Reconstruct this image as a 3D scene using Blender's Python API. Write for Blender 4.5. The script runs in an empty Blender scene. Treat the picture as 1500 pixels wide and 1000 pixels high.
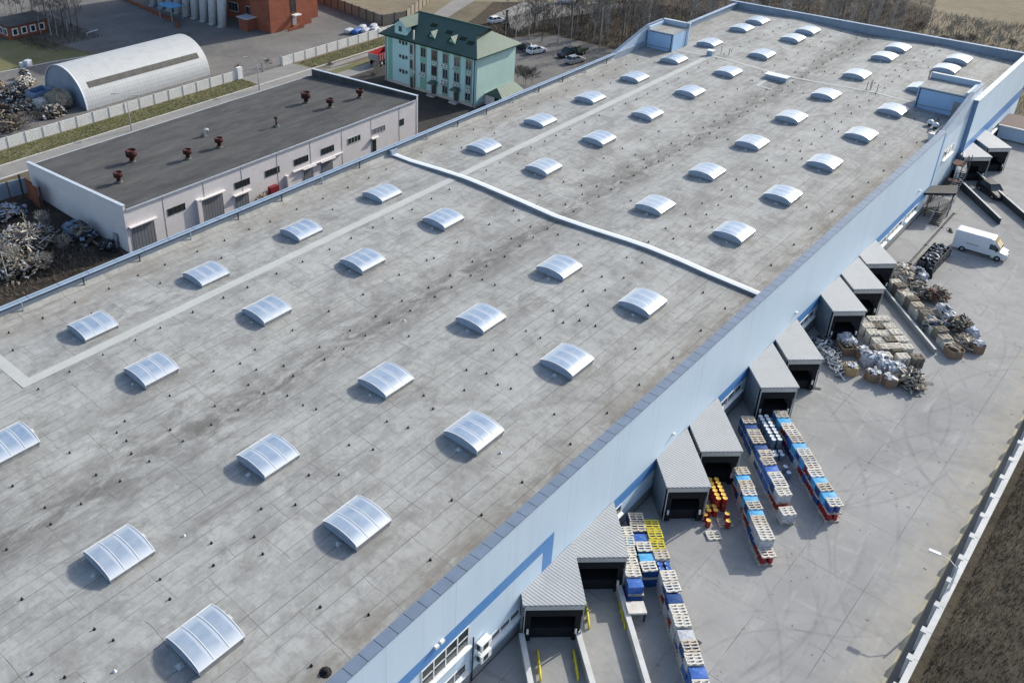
import bpy, math, random
from mathutils import Vector, Matrix
random.seed(7)
SC = bpy.context.scene
COL = SC.collection
G = -10.0            # level of the ground; z = 0 is about the middle of the skylights
W = -41.6            # outer plane of the long warehouse wall

# ------------------------------------------------------------------ camera
CAM = Vector((-17.16, -65.04, 44.54))
PITCH, YAW, ROLL = 0.50215, 0.75661, -0.00416
FPX, CX, CY = 1330.9, 593.37, 348.87
_d = Vector((math.cos(PITCH)*math.cos(YAW), math.cos(PITCH)*math.sin(YAW), -math.sin(PITCH)))
_r = Vector((math.sin(YAW), -math.cos(YAW), 0.0))
_u = _r.cross(_d)
_c, _s = math.cos(ROLL), math.sin(ROLL)
RX, UY = _c*_r + _s*_u, -_s*_r + _c*_u
cam_data = bpy.data.cameras.new('camera')
cam = bpy.data.objects.new('camera', cam_data); COL.objects.link(cam)
m = Matrix((RX, UY, -_d)).transposed().to_4x4(); m.translation = CAM
cam.matrix_world = m
cam_data.sensor_width = 36.0
cam_data.lens = 36.0*FPX/1500.0
cam_data.shift_x = (750-CX)/1500.0
cam_data.shift_y = -(500-CY)/1500.0
cam_data.clip_end = 4000
SC.camera = cam

def at(px, py, z):
    """point of the place at height z seen at pixel px, py of the photograph"""
    v = RX*((px-CX)/FPX) + UY*(-(py-CY)/FPX) + _d
    return CAM + v*((z-CAM.z)/v.z)

# ------------------------------------------------------------------ light
SUN_EL = math.radians(30.0)
to_sun = Vector((0.975, -0.222, 0)).normalized()*math.cos(SUN_EL) + Vector((0, 0, math.sin(SUN_EL)))
world = bpy.data.worlds.new('World'); SC.world = world; world.use_nodes = True
wn = world.node_tree.nodes; wl = world.node_tree.links
sky = wn.new('ShaderNodeTexSky'); sky.sky_type = 'NISHITA'; sky.sun_disc = False
sky.sun_elevation = SUN_EL
sky.sun_rotation = math.atan2(to_sun.x, to_sun.y)
sky.air_density = 1.0; sky.dust_density = 2.0; sky.ozone_density = 1.0
wl.new(sky.outputs[0], wn['Background'].inputs[0]); wn['Background'].inputs[1].default_value = 0.15
sl = bpy.data.lights.new('sun', 'SUN'); sl.energy = 3.3; sl.angle = math.radians(0.6); sl.color = (1.0, 0.96, 0.855)
so = bpy.data.objects.new('sun', sl); COL.objects.link(so)
so.rotation_euler = to_sun.to_track_quat('Z', 'Y').to_euler()
SC.view_settings.view_transform = 'Standard'; SC.view_settings.look = 'None'
SC.view_settings.exposure = 0.42; SC.view_settings.gamma = 1.0
SC.cycles.max_bounces = 5; SC.cycles.diffuse_bounces = 3; SC.cycles.glossy_bounces = 2
SC.cycles.use_denoising = True

# ------------------------------------------------------------------ materials
class N:
    """small node-tree writer"""
    def __init__(s, name):
        s.m = bpy.data.materials.new(name); s.m.use_nodes = True
        s.t = s.m.node_tree; s.b = s.t.nodes['Principled BSDF']
        g = s.t.nodes.new('ShaderNodeNewGeometry'); s.pos = g.outputs['Position']
        o = s.t.nodes.new('ShaderNodeTexCoord'); s.obj = o.outputs['Object']
    def node(s, k, **kw):
        n = s.t.nodes.new(k)
        for a, v in kw.items(): setattr(n, a, v)
        return n
    def L(s, a, b):
        if isinstance(a, (int, float)): b.default_value = a
        elif isinstance(a, tuple): b.default_value = a if len(a) != 3 or len(b.default_value) == 3 else (*a, 1)
        else: s.t.links.new(a, b)
    def mp(s, src, scale=(1, 1, 1), rot=(0, 0, 0), loc=(0, 0, 0)):
        n = s.node('ShaderNodeMapping'); s.L(src, n.inputs[0])
        n.inputs['Scale'].default_value = scale; n.inputs['Rotation'].default_value = rot; n.inputs['Location'].default_value = loc
        return n.outputs[0]
    def noise(s, src, scale, detail=4, rough=0.6, dist=0.0):
        n = s.node('ShaderNodeTexNoise'); s.L(src, n.inputs['Vector']); n.inputs['Scale'].default_value = scale
        n.inputs['Detail'].default_value = detail; n.inputs['Roughness'].default_value = rough; n.inputs['Distortion'].default_value = dist
        return n.outputs[0]
    def ramp(s, f, a, b, lo=0.0, hi=1.0):
        n = s.node('ShaderNodeMapRange'); s.L(f, n.inputs[0])
        for i, v in zip((1, 2, 3, 4), (a, b, lo, hi)): n.inputs[i].default_value = v
        return n.outputs[0]
    def math(s, op, a, b=0.0, c=0.0):
        n = s.node('ShaderNodeMath', operation=op); s.L(a, n.inputs[0]); s.L(b, n.inputs[1]); s.L(c, n.inputs[2]); return n.outputs[0]
    def mix(s, f, a, b, mode='MIX'):
        n = s.node('ShaderNodeMix', data_type='RGBA', blend_type=mode)
        s.L(f, n.inputs[0]); s.L(a, n.inputs[6]); s.L(b, n.inputs[7]); return n.outputs[2]
    def sep(s, v):
        n = s.node('ShaderNodeSeparateXYZ'); s.L(v, n.inputs[0]); return n.outputs
    def comb(s, x, y, z=0.0):
        n = s.node('ShaderNodeCombineXYZ'); s.L(x, n.inputs[0]); s.L(y, n.inputs[1]); s.L(z, n.inputs[2]); return n.outputs[0]
    def bump(s, h, strength=0.3, dist=0.02):
        n = s.node('ShaderNodeBump'); s.L(h, n.inputs['Height']); n.inputs['Strength'].default_value = strength
        n.inputs['Distance'].default_value = dist; s.t.links.new(n.outputs[0], s.b.inputs['Normal'])
    def out(s, col=None, rough=0.8, metal=0.0, spec=0.3):
        if col is not None: s.L(col, s.b.inputs['Base Color'])
        s.L(rough, s.b.inputs['Roughness']); s.L(metal, s.b.inputs['Metallic']); s.b.inputs['Specular IOR Level'].default_value = spec
        return s.m

def plain(name, col, rough=0.7, metal=0.0, var=0.15, scale=1.5, spec=0.3, dirt=None):
    n = N(name); f = n.noise(n.pos, scale, 5, 0.65)
    lo = tuple(c*(1-var) for c in col); hi = tuple(min(1, c*(1+var)) for c in col)
    c = n.mix(n.ramp(f, .3, .7), lo, hi)
    if dirt: c = n.mix(n.ramp(n.noise(n.pos, scale*3.1, 4, .7), .52, .75, 0, .8), c, dirt)
    return n.out(c, rough, metal, spec)

M = {}
M['white_metal'] = plain('white_metal', (.62, .66, .7), .4, .1)
M['panel_grey'] = plain('panel_grey', (.27, .29, .31), .5, .2, .1)
M['fascia'] = plain('fascia', (.52, .51, .49), .5, .1, .08)
M['black'] = plain('black', (.012, .013, .016), .8)
M['dark_grey'] = plain('dark_grey', (.045, .05, .058), .7)
M['cap'] = plain('cap', (.70, .75, .80), .45, .0, .06, .4)
M['coping'] = plain('coping', (.185, .235, .31), .45, .2, .12, .6)
M['coping_line'] = plain('coping_line', (.03, .035, .05), .6)
M['coping_light'] = plain('coping_light', (.55, .60, .66), .45, .1, .08)
M['parapet_blue'] = plain('parapet_blue', (.27, .33, .41), .5, .1, .12, .5)
M['blue_panel'] = plain('blue_panel', (.33, .50, .72), .45, .0, .07, .4)
M['blue_light'] = plain('blue_light', (.45, .56, .68), .45, .0, .07, .4)
M['stripe_blue'] = plain('stripe_blue', (.10, .26, .56), .5, .0, .06)
M['glass'] = plain('glass', (.03, .045, .055), .12, .0, .4, .5, .6)
M['window_white'] = plain('window_white', (.75, .76, .76), .5)
M['yellow'] = plain('yellow', (.62, .53, .05), .55, 0, .1, 3, .3, (.18, .15, .05))
M['curb'] = plain('curb', (.27, .28, .29), .8, 0, .2, 2)
M['end_panel'] = plain('end_panel', (.32, .39, .49), .5, .2, .12)
M['motor'] = plain('motor', (.55, .56, .56), .5)
M['wood'] = plain('wood', (.56, .50, .41), .85, 0, .22, 2.5, .1, (.30, .25, .19))
M['wood_pale'] = plain('wood_pale', (.68, .65, .58), .85, 0, .15, 2.0, .1)
M['wood_old'] = plain('wood_old', (.24, .21, .17), .9, 0, .3, 3, .1, (.42, .40, .35))
M['film_blue'] = plain('film_blue', (.035, .12, .42), .35, 0, .25, 2.0, .5, (.10, .30, .7))
M['film_cyan'] = plain('film_cyan', (.07, .36, .66), .3, 0, .3, 3.0, .5, (.45, .68, .8))
M['film_navy'] = plain('film_navy', (.015, .06, .2), .4, 0, .3, 2)
M['film_white'] = plain('film_white', (.46, .48, .52), .6, 0, .25, 3, .4, (.20, .22, .27))
M['drum_blue'] = plain('drum_blue', (.03, .08, .30), .4, 0, .2, 2, .5)
M['drum_red'] = plain('drum_red', (.30, .012, .016), .4, 0, .25, 2, .5)
M['drum_grey'] = plain('drum_grey', (.17, .22, .27), .5, 0, .15, 2, .4)
M['lid_white'] = plain('lid_white', (.62, .68, .78), .5)
M['lid_yellow'] = plain('lid_yellow', (.80, .52, .09), .5)
M['pink_wall'] = plain('pink_wall', (.76, .725, .715), .9, 0, .05, .35, .1, (.66, .60, .585))
M['grey_door'] = plain('grey_door', (.22, .23, .25), .6, .1, .15, 1.5)
M['mint_dark'] = plain('mint_dark', (.19, .40, .32), .8, 0, .06)
M['mint'] = plain('mint', (.40, .62, .63), .85, 0, .05, .3)
M['mint_side'] = plain('mint_side', (.52, .72, .66), .85, 0, .07, .25)
M['concrete'] = plain('concrete', (.42, .42, .41), .9, 0, .15, .8, .1, (.3, .29, .27))
M['concrete_white'] = plain('concrete_white', (.60, .60, .59), .9, 0, .12, .8, .1)
M['steel_dark'] = plain('steel_dark', (.05, .055, .065), .55, .3, .2)
M['steel_light'] = plain('steel_light', (.34, .35, .36), .6, .1, .2)
M['rust_red'] = plain('rust_red', (.055, .016, .015), .75, 0, .4, 3)
M['rust_orange'] = plain('rust_orange', (.22, .075, .04), .85, 0, .3, 1)
M['brown_box'] = plain('brown_box', (.24, .165, .115), .85, 0, .2, 2)
M['tan_box'] = plain('tan_box', (.48, .33, .17), .85, 0, .15, 2)
M['maroon'] = plain('maroon', (.045, .014, .018), .6, .1, .2, .6)
M['white_paint'] = plain('white_paint', (.68, .70, .74), .3, 0, .03, 1, .5)
M['silver_paint'] = plain('silver_paint', (.42, .44, .46), .3, .5, .03, 1, .5)
M['dark_paint'] = plain('dark_paint', (.015, .017, .022), .3, 0, .1, 1, .5)
M['red_paint'] = plain('red_paint', (.36, .03, .035), .5, 0, .2, 1, .4)
M['grey_paint'] = plain('grey_paint', (.28, .28, .28), .5, 0, .2, 1)
M['rubber'] = plain('rubber', (.012, .012, .012), .85)
M['bark_white'] = plain('bark_white', (.40, .385, .36), .9, 0, .3, 2.5, .1, (.08, .07, .06))
M['bark_dark'] = plain('bark_dark', (.075, .062, .05), .9, 0, .3, 2, .1)
M['twig'] = plain('twig', (.175, .158, .145), .9, 0, .25, .25, .1)
M['twig_pale'] = plain('twig_pale', (.31, .29, .26), .9, 0, .25, .25, .1)
M['needle'] = plain('needle', (.012, .03, .018), .9)
M['yellow_sand'] = plain('yellow_sand', (.46, .41, .28), .9, 0, .25, 1.0, .1, (.36, .35, .33))
M['rooflight_grey'] = plain('rooflight_grey', (.10, .098, .09), .7, 0, .25, 1.2)
M['rear_coping'] = plain('rear_coping', (.30, .39, .50), .5, .0, .10, .7)
M['canopy_dark'] = plain('canopy_dark', (.014, .017, .023), .6)
M['faded_blue'] = plain('faded_blue', (.20, .28, .38), .7, 0, .3, 2)
M['return_shade_blue'] = plain('return_shade_blue', (.17, .28, .45), .6, 0, .1)
M['vent_base'] = plain('vent_base', (.12, .12, .115), .95, 0, .3, 2, .05)
M['slab'] = plain('slab', (.40, .40, .39), .9, 0, .12, .5)
M['sign_red'] = plain('sign_red', (.22, .02, .03), .6)
M['kerb'] = plain('kerb', (.62, .61, .58), .9, 0, .12, 1.0, .1)

def stripes(name, col, dark, axis, period, width=.25, rough=.5, metal=.1, space='pos', rot=0.0, hgt=.03):
    n = N(name); src = n.pos if space == 'pos' else n.obj
    v = n.sep(n.mp(src, rot=(0, 0, rot)))[axis]
    fr = n.math('FRACT', n.math('DIVIDE', v, period))
    tri = n.math('ABSOLUTE', n.math('SUBTRACT', fr, .5))
    k = n.ramp(tri, .5-width, .5-width*.3)
    c = n.mix(k, col, dark)
    c = n.mix(n.ramp(n.noise(n.pos, .7, 6, .75), .45, .7, 0, .55), c, tuple(x*.72 for x in col))
    n.bump(k, .6, hgt)
    return n.out(c, rough, metal, .4)
M['dock_roof'] = stripes('dock_roof', (.44, .455, .47), (.25, .265, .285), 0, .24, .24, space='obj')
M['mint_roof'] = stripes('mint_roof', (.058, .108, .090), (.034, .072, .058), 1, .55, .12, .55, .1)
M['mint_roof_side'] = stripes('mint_roof_side', (.068, .115, .092), (.045, .08, .063), 0, .55, .12, .55, .1)
M['hangar_metal'] = stripes('hangar_metal', (.52, .53, .53), (.42, .43, .435), 0, .55, .12, .6, .1, hgt=.01)
M['door_ribs'] = stripes('door_ribs', (.21, .22, .24), (.12, .125, .14), 0, .45, .15, .6, .1)
M['shelter_side'] = stripes('shelter_side', (.23, .265, .30), (.17, .20, .23), 1, .5, .08, .5, .2, space='obj')
M['black_slats'] = plain('black_slats', (.008, .009, .011), .9)

# ---- felt roof of the warehouse
def roof_material():
    n = N('roof_felt'); x, y, z = n.sep(n.pos)
    warp = n.noise(n.mp(n.pos, (.35, .8, 1)), .5, 3)
    yw = n.math('ADD', y, n.math('MULTIPLY', n.math('SUBTRACT', warp, .5), .10))
    v = n.comb(n.math('ADD', x, 200.0), n.math('ADD', yw, 100.0), 0.0)
    def brick(src, w, h, mortar, off=.37, a=(0, 0, 0), b=(1, 1, 1)):
        q = n.node('ShaderNodeTexBrick'); n.L(src, q.inputs['Vector']); q.offset = off; q.squash = 1.0
        q.inputs['Color1'].default_value = (*a, 1); q.inputs['Color2'].default_value = (*b, 1); q.inputs['Mortar'].default_value = (.5, .5, .5, 1)
        q.inputs['Scale'].default_value = 1.0; q.inputs['Mortar Size'].default_value = mortar; q.inputs['Mortar Smooth'].default_value = .6
        q.inputs['Bias'].default_value = 0.0; q.inputs['Brick Width'].default_value = w; q.inputs['Row Height'].default_value = h
        return q.outputs[0], q.outputs[1]
    t1, s1 = brick(v, 13.0, .98, .0)
    t2, _ = brick(n.mp(v, loc=(3.3, .0, 0)), 2.7, 1.96, .0, .43)
    t3, _ = brick(n.mp(v, loc=(7.1, .77, 0)), 11.0, 5.9, .0, .29)
    big = n.noise(n.mp(n.pos, (1, 1.6, 1)), .09, 5, .6)
    mid = n.noise(n.mp(n.pos, (.8, 1.2, 1)), .50, 7, .72, .7)
    fine = n.noise(n.pos, 5.0, 6, .8)
    blot = n.noise(n.mp(n.pos, (.8, 1.1, 1), (0, 0, .6)), .20, 7, .74, 1.0)
    mid2 = n.noise(n.mp(n.pos, (1.3, .8, 1), (0, 0, -.5)), 1.3, 5, .7, .5)
    cross = n.noise(n.mp(n.pos, (2.2, .35, 1)), .6, 5, .7)
    streak = n.noise(n.mp(n.pos, (.16, 1.2, 1)), .8, 5, .7)
    base = n.mix(n.ramp(big, .3, .7), (.332, .338, .326), (.428, .430, .410))
    base = n.mix(n.ramp(t1, .2, 1, 0, .16), base, (.44, .45, .45))
    base = n.mix(n.ramp(t2, .62, 1, 0, .34), base, (.215, .22, .22))
    base = n.mix(n.ramp(t3, .1, 1, 0, .22), base, (.25, .25, .243))
    base = n.mix(n.ramp(mid, .50, .68, 0, .72), base, (.185, .183, .177))
    base = n.mix(n.ramp(mid, .45, .28, 0, .62), base, (.475, .485, .48))
    base = n.mix(n.ramp(blot, .51, .66, 0, .62), base, (.19, .187, .180))
    base = n.mix(n.ramp(blot, .45, .32, 0, .45), base, (.46, .47, .465))
    base = n.mix(n.ramp(mid2, .52, .70, 0, .50), base, (.20, .198, .192))
    base = n.mix(n.ramp(mid2, .44, .30, 0, .40), base, (.47, .48, .475))
    base = n.mix(n.ramp(cross, .56, .74, 0, .45), base, (.20, .198, .192))
    base = n.mix(n.ramp(streak, .56, .75, 0, .30), base, (.20, .197, .19))
    base = n.mix(n.ramp(fine, .52, .74, 0, .30), base, (.19, .19, .188))
    # lapped sheet edges: long ones every metre, short ones across, both fading in and out
    u1 = n.math('ABSOLUTE', n.math('SUBTRACT', n.math('FRACT', n.math('DIVIDE', n.math('ADD', yw, 100.0), .98)), .5))
    l1 = n.math('MULTIPLY', n.ramp(u1, .455, .493), n.ramp(n.noise(n.mp(n.pos, (.12, .9, 1)), 1.0, 4), .38, .58))
    xo = n.math('ADD', n.math('ADD', x, 200.0), n.math('MULTIPLY', n.math('FLOOR', n.math('DIVIDE', y, 5.88)), 2.3))
    xo = n.math('ADD', xo, n.math('MULTIPLY', n.noise(n.pos, .5, 3), .5))
    u2 = n.math('ABSOLUTE', n.math('SUBTRACT', n.math('FRACT', n.math('DIVIDE', xo, 4.4)), .5))
    l2 = n.math('MULTIPLY', n.ramp(u2, .4915, .4985), n.ramp(n.noise(n.mp(n.pos, (.7, .22, 1)), 1.0, 4), .40, .56))
    s1 = n.math('MAXIMUM', l1, l2)
    # dirt that gathers in the drained valley and beside the parapets
    def band(y0, half, lo, hi, amount, col, base, src):
        dd = n.math('ABSOLUTE', n.math('SUBTRACT', y, y0))
        near = n.ramp(dd, 0.0, half, 1, 0)
        mask = n.math('MULTIPLY', near, n.ramp(src, lo, hi))
        return n.mix(n.math('MULTIPLY', mask, amount), base, col)
    rough_n = n.noise(n.mp(n.pos, (.45, 1.0, 1)), .8, 7, .75, .8)
    base = band(-17.4, 3.8, .38, .58, .90, (.13, .125, .115), base, rough_n)
    base = band(-13.4, 2.2, .52, .70, .6, (.15, .145, .135), base, rough_n)
    base = band(-39.6, 2.6, .38, .62, .80, (.205, .182, .152), base, rough_n)
    base = band(5.2, 3.0, .36, .62, .70, (.235, .205, .165), base, rough_n)
    base = band(-28.5, 1.3, .50, .70, .55, (.16, .155, .15), base, rough_n)
    base = band(-4.8, 1.3, .50, .70, .45, (.17, .165, .16), base, rough_n)
    for y0 in (0, -9.13, -24.0, -33.1):
        dy = n.math('ABSOLUTE', n.math('SUBTRACT', y, y0-1.9))
        kk = n.math('MULTIPLY', n.ramp(dy, 0.2, 1.5, 1, 0), n.ramp(rough_n, .40, .66))
        base = n.mix(n.math('MULTIPLY', kk, .45), base, (.165, .16, .15))
    # white bloom where puddles dried
    base = n.mix(n.ramp(n.noise(n.pos, .33, 7, .8, .5), .60, .74, 0, .45), base, (.52, .53, .54))
    # old dirt below and around each skylight row
    xx = n.math('ABSOLUTE', n.math('SUBTRACT', n.math('FRACT', n.math('DIVIDE', n.math('ADD', x, 4.6), 12.0)), .5))
    line = s1
    base = n.mix(n.math('MULTIPLY', line, .80), base, (.115, .115, .112))
    n.bump(n.math('ADD', n.math('MULTIPLY', mid, .6), n.math('MULTIPLY', s1, -.5)), .35, .05)
    return n.out(base, .82, 0, .25)
M['roof'] = roof_material()
M['strip'] = plain('strip', (.47, .48, .465), .8, 0, .07, .6, .2, (.42, .43, .42))

def wall_material():
    n = N('wall_blue'); x, y, z = n.sep(n.pos)
    k = n.noise(n.mp(n.pos, (.55, 1, .05)), 1.0, 5, .7)
    p = n.math('FRACT', n.math('DIVIDE', n.math('ADD', x, 300.0), 6.0))
    seam = n.ramp(n.math('ABSOLUTE', n.math('SUBTRACT', p, .5)), .4955, .499)
    c = n.mix(n.ramp(n.noise(n.pos, .12, 4), .3, .7), (.53, .665, .80), (.59, .715, .835))
    c = n.mix(n.ramp(k, .5, .75, 0, .45), c, (.50, .59, .69))
    c = n.mix(n.ramp(n.noise(n.mp(n.pos, (1.6, 1, .08)), 1, 4), .58, .75, 0, .4), c, (.69, .76, .82))
    run = n.math('MULTIPLY', n.ramp(n.noise(n.mp(n.pos, (2.6, 1, .04)), 1, 4, .7), .58, .70), n.ramp(z, -7.0, 1.0))
    c = n.mix(n.math('MULTIPLY', run, .40), c, (.38, .45, .52))
    c = n.mix(n.ramp(n.noise(n.mp(n.pos, (.5, 1, .9), (0, .8, 0)), .9, 5, .7), .60, .72, 0, .35), c, (.66, .74, .82))
    c = n.mix(n.math('MULTIPLY', seam, .55), c, (.24, .32, .42))
    n.bump(n.noise(n.mp(n.pos, (.5, 1, .3)), 2.0, 3), .15, .05)
    return n.out(c, .55, .0, .3)
M['wall'] = wall_material()

def skylight_material():
    n = N('skylight_glazing'); x, y, z = n.sep(n.obj)
    fr = n.math('FRACT', n.math('DIVIDE', n.math('ADD', y, 10), .021))
    f = n.noise(n.mp(n.pos, (.5, .9, 1)), 1.3, 4, .6)
    c = n.mix(n.ramp(f, .35, .65), (.23, .33, .48), (.36, .46, .58))
    oi = n.node('ShaderNodeObjectInfo')
    c = n.mix(n.ramp(oi.outputs['Random'], 0, 1, 0, .35), c, (.56, .60, .62))
    c = n.mix(n.ramp(n.noise(n.pos, 1.7, 6, .75), .5, .75, 0, .35), c, (.33, .36, .40))
    fl = n.math('ABSOLUTE', n.math('SUBTRACT', n.math('FRACT', n.math('DIVIDE', n.math('ADD', x, 10.04), 1.04)), .5))
    edge = n.math('MAXIMUM', n.ramp(n.math('ABSOLUTE', y), .80, 1.5), n.ramp(fl, .36, .5))
    c = n.mix(n.math('MULTIPLY', edge, .75), c, (.74, .78, .82))
    n.b.inputs['Coat Weight'].default_value = .35; n.b.inputs['Coat Roughness'].default_value = .22
    return n.out(c, .34, .25, .6)
M['glazing'] = skylight_material()

def yard_material():
    n = N('yard_concrete'); x, y, z = n.sep(n.pos)
    v = n.comb(n.math('ADD', x, 300.0), n.math('ADD', y, 200.0), 0.0)
    q = n.node('ShaderNodeTexBrick'); n.L(n.mp(v, rot=(0, 0, .02)), q.inputs['Vector']); q.offset = 0.0
    q.inputs['Color1'].default_value = (0, 0, 0, 1); q.inputs['Color2'].default_value = (1, 1, 1, 1); q.inputs['Mortar'].default_value = (.5, .5, .5, 1)
    q.inputs['Scale'].default_value = 1; q.inputs['Mortar Size'].default_value = .035; q.inputs['Mortar Smooth'].default_value = .7
    q.inputs['Brick Width'].default_value = 7.0; q.inputs['Row Height'].default_value = 4.8
    big = n.noise(n.pos, .10, 5, .6, .3); mid = n.noise(n.mp(n.pos, (1, .5, 1), (0, 0, .5)), .6, 6, .7, .4); fine = n.noise(n.pos, 5, 5, .7)
    c = n.mix(n.ramp(big, .32, .68), (.275, .277, .275), (.375, .373, .365))
    c = n.mix(n.ramp(q.outputs[0], 0, 1, 0, .22), c, (.255, .258, .262))
    c = n.mix(n.ramp(mid, .5, .72, 0, .4), c, (.23, .225, .215))
    c = n.mix(n.ramp(mid, .42, .25, 0, .45), c, (.46, .46, .455))
    c = n.mix(n.ramp(fine, .5, .75, 0, .25), c, (.22, .22, .22))
    jn = n.math('MULTIPLY', q.outputs[1], n.ramp(n.noise(n.pos, .35, 3), .35, .6))
    c = n.mix(n.math('MULTIPLY', jn, .8), c, (.10, .10, .10))
    crk = n.ramp(n.math('ABSOLUTE', n.math('SUBTRACT', n.noise(n.pos, .13, 5, .62, .3), .5)), 0.0, .0022, 1, 0)
    c = n.mix(n.math('MULTIPLY', crk, .35), c, (.13, .13, .13))
    blot = n.noise(n.mp(n.pos, (1, .7, 1), (0, 0, .8)), .16, 6, .75, .8)
    c = n.mix(n.ramp(blot, .52, .66, 0, .5), c, (.215, .215, .215))
    c = n.mix(n.ramp(n.noise(n.mp(n.pos, (.25, 1.5, 1), (0, 0, .78)), .8, 5, .7), .55, .72, 0, .4), c, (.47, .465, .45))
    # tyre marks: arcs rubbed into the slab
    br = n.ramp(n.noise(n.pos, .45, 4, .7), .38, .62)
    for (cx, cy, r, w) in ((30, -40, 15.0, .16), (30, -40, 16.9, .16), (33, -38, 18.5, .2), (60, -38, 21, .2), (60, -38, 19.2, .16), (24, -62, 12, .18),
                           (24, -62, 10.4, .16), (38, -30, 27, .3), (38, -30, 29.2, .25), (66, -70, 17, .3), (66, -70, 15, .2), (44, -50, 13, .16), (85, -44, 12, .2), (48, -74, 22, .18), (48, -74, 20.2, .16), (75, -34, 24, .2), (52, -46, 9.5, .14), (20, -36, 22, .2)):
        d = n.math('SQRT', n.math('ADD', n.math('POWER', n.math('SUBTRACT', x, cx), 2.0), n.math('POWER', n.math('SUBTRACT', y, cy), 2.0)))
        k = n.ramp(n.math('ABSOLUTE', n.math('SUBTRACT', d, r)), 0.0, w, 1, 0)
        c = n.mix(n.math('MULTIPLY', n.math('MULTIPLY', k, br), .30), c, (.13, .13, .135))
    # oil and rust spots
    c = n.mix(n.ramp(n.noise(n.pos, .55, 6, .8), .70, .78, 0, .7), c, (.11, .095, .08))
    # sandy edge by the fence
    dd = n.ramp(n.math('ABSOLUTE', n.math('SUBTRACT', y, -61.4)), 0.0, 3.2, 1, 0)
    c = n.mix(n.math('MULTIPLY', n.math('MULTIPLY', dd, n.ramp(n.noise(n.pos, .7, 5), .3, .6)), .6), c, (.44, .40, .32))
    n.bump(fine, .15, .02)
    return n.out(c, .88, 0, .2)
M['yard'] = yard_material()

def ground_mix(name, a, b, c2, s=.12, fine=2.0, amt=.6, bumpd=.05):
    n = N(name)
    c = n.mix(n.ramp(n.noise(n.pos, s, 6, .7, .4), .35, .65), a, b)
    c = n.mix(n.ramp(n.noise(n.mp(n.pos, (1, .45, 1)), fine, 6, .75), .48, .7, 0, amt), c, c2)
    n.bump(n.noise(n.pos, fine*1.5, 5, .7), .5, bumpd)
    return n.out(c, .95, 0, .1)
M['ground'] = ground_mix('ground_dry', (.115, .095, .068), (.20, .175, .125), (.075, .062, .045), .03, 1.2, .7, .12)
M['grass'] = ground_mix('grass', (.125, .135, .060), (.20, .185, .105), (.16, .135, .08), .14, 1.8, .6, .06)
M['field'] = ground_mix('field', (.19, .165, .115), (.27, .235, .17), (.12, .10, .075), .05, .9, .6, .1)
M['woodfloor'] = ground_mix('wood_floor', (.060, .048, .038), (.11, .088, .064), (.035, .03, .025), .08, 1.5, .7, .15)
M['verge'] = ground_mix('verge_soil', (.052, .045, .036), (.095, .083, .064), (.030, .026, .022), .35, 2.6, .8, .15)
M['asphalt_dark'] = ground_mix('asphalt_dark', (.050, .048, .047), (.085, .080, .076), (.035, .034, .033), .15, 1.4, .6, .02)
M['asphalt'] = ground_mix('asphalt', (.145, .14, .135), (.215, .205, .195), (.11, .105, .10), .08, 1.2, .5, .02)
M['asphalt_pale'] = ground_mix('asphalt_pale', (.23, .225, .215), (.30, .29, .275), (.18, .175, .165), .1, 1.2, .4, .02)
M['mud'] = ground_mix('mud', (.030, .026, .022), (.065, .054, .044), (.11, .10, .09), .22, 1.6, .35, .05)
M['ramp_concrete'] = ground_mix('ramp_concrete', (.27, .27, .265), (.36, .355, .345), (.22, .22, .215), .35, 1.5, .4, .02)
def felt_dark():
    n = N('dark_felt'); x, y, z = n.sep(n.pos)
    q = n.math('ABSOLUTE', n.math('SUBTRACT', n.math('FRACT', n.math('DIVIDE', n.math('ADD', y, 100), 1.0)), .5))
    c = n.mix(n.ramp(n.noise(n.mp(n.pos, (.4, 1.2, 1)), .35, 6, .7), .35, .65), (.068, .069, .069), (.115, .115, .112))
    c = n.mix(n.ramp(q, .46, .495, 0, .4), c, (.03, .03, .03))
    c = n.mix(n.ramp(n.noise(n.mp(n.pos, (.3, 1, 1)), 1.1, 6, .75), .55, .75, 0, .6), c, (.175, .175, .17))
    return n.out(c, .9, 0, .15)
M['dark_felt'] = felt_dark()
def brick_mat():
    n = N('red_brick'); x, y, z = n.sep(n.pos)
    q = n.node('ShaderNodeTexBrick'); n.L(n.comb(n.math('ADD', x, y), z), q.inputs['Vector'])
    q.inputs['Color1'].default_value = (.27, .09, .058, 1); q.inputs['Color2'].default_value = (.22, .065, .04, 1); q.inputs['Mortar'].default_value = (.28, .15, .11, 1)
    q.inputs['Scale'].default_value = 1; q.inputs['Mortar Size'].default_value = .02; q.inputs['Brick Width'].default_value = .8; q.inputs['Row Height'].default_value = .3
    c = n.mix(n.ramp(n.noise(n.pos, .3, 5, .7), .4, .7, 0, .5), q.outputs[0], (.34, .13, .08))
    return n.out(c, .9, 0, .1)
M['brick'] = brick_mat()
def panel_mat(name, axis):
    n = N(name); p = n.sep(n.pos); u = p[axis]; z = p[2]
    a = n.math('ABSOLUTE', n.math('SUBTRACT', n.math('FRACT', n.math('DIVIDE', n.math('ADD', u, n.math('ADD', z, 100)), .42)), .5))
    b = n.math('ABSOLUTE', n.math('SUBTRACT', n.math('FRACT', n.math('DIVIDE', n.math('SUBTRACT', n.math('ADD', u, 100), z), .42)), .5))
    k = n.math('MAXIMUM', n.ramp(a, .38, .48), n.ramp(b, .38, .48))
    c = n.mix(k, (.74, .735, .72), (.84, .83, .81))
    c = n.mix(n.ramp(n.noise(n.pos, .8, 5, .7), .45, .7, 0, .5), c, (.62, .61, .59))
    n.bump(k, .8, .06); return n.out(c, .9, 0, .1)
M['fence_panel'] = panel_mat('fence_panel', 0)

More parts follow.
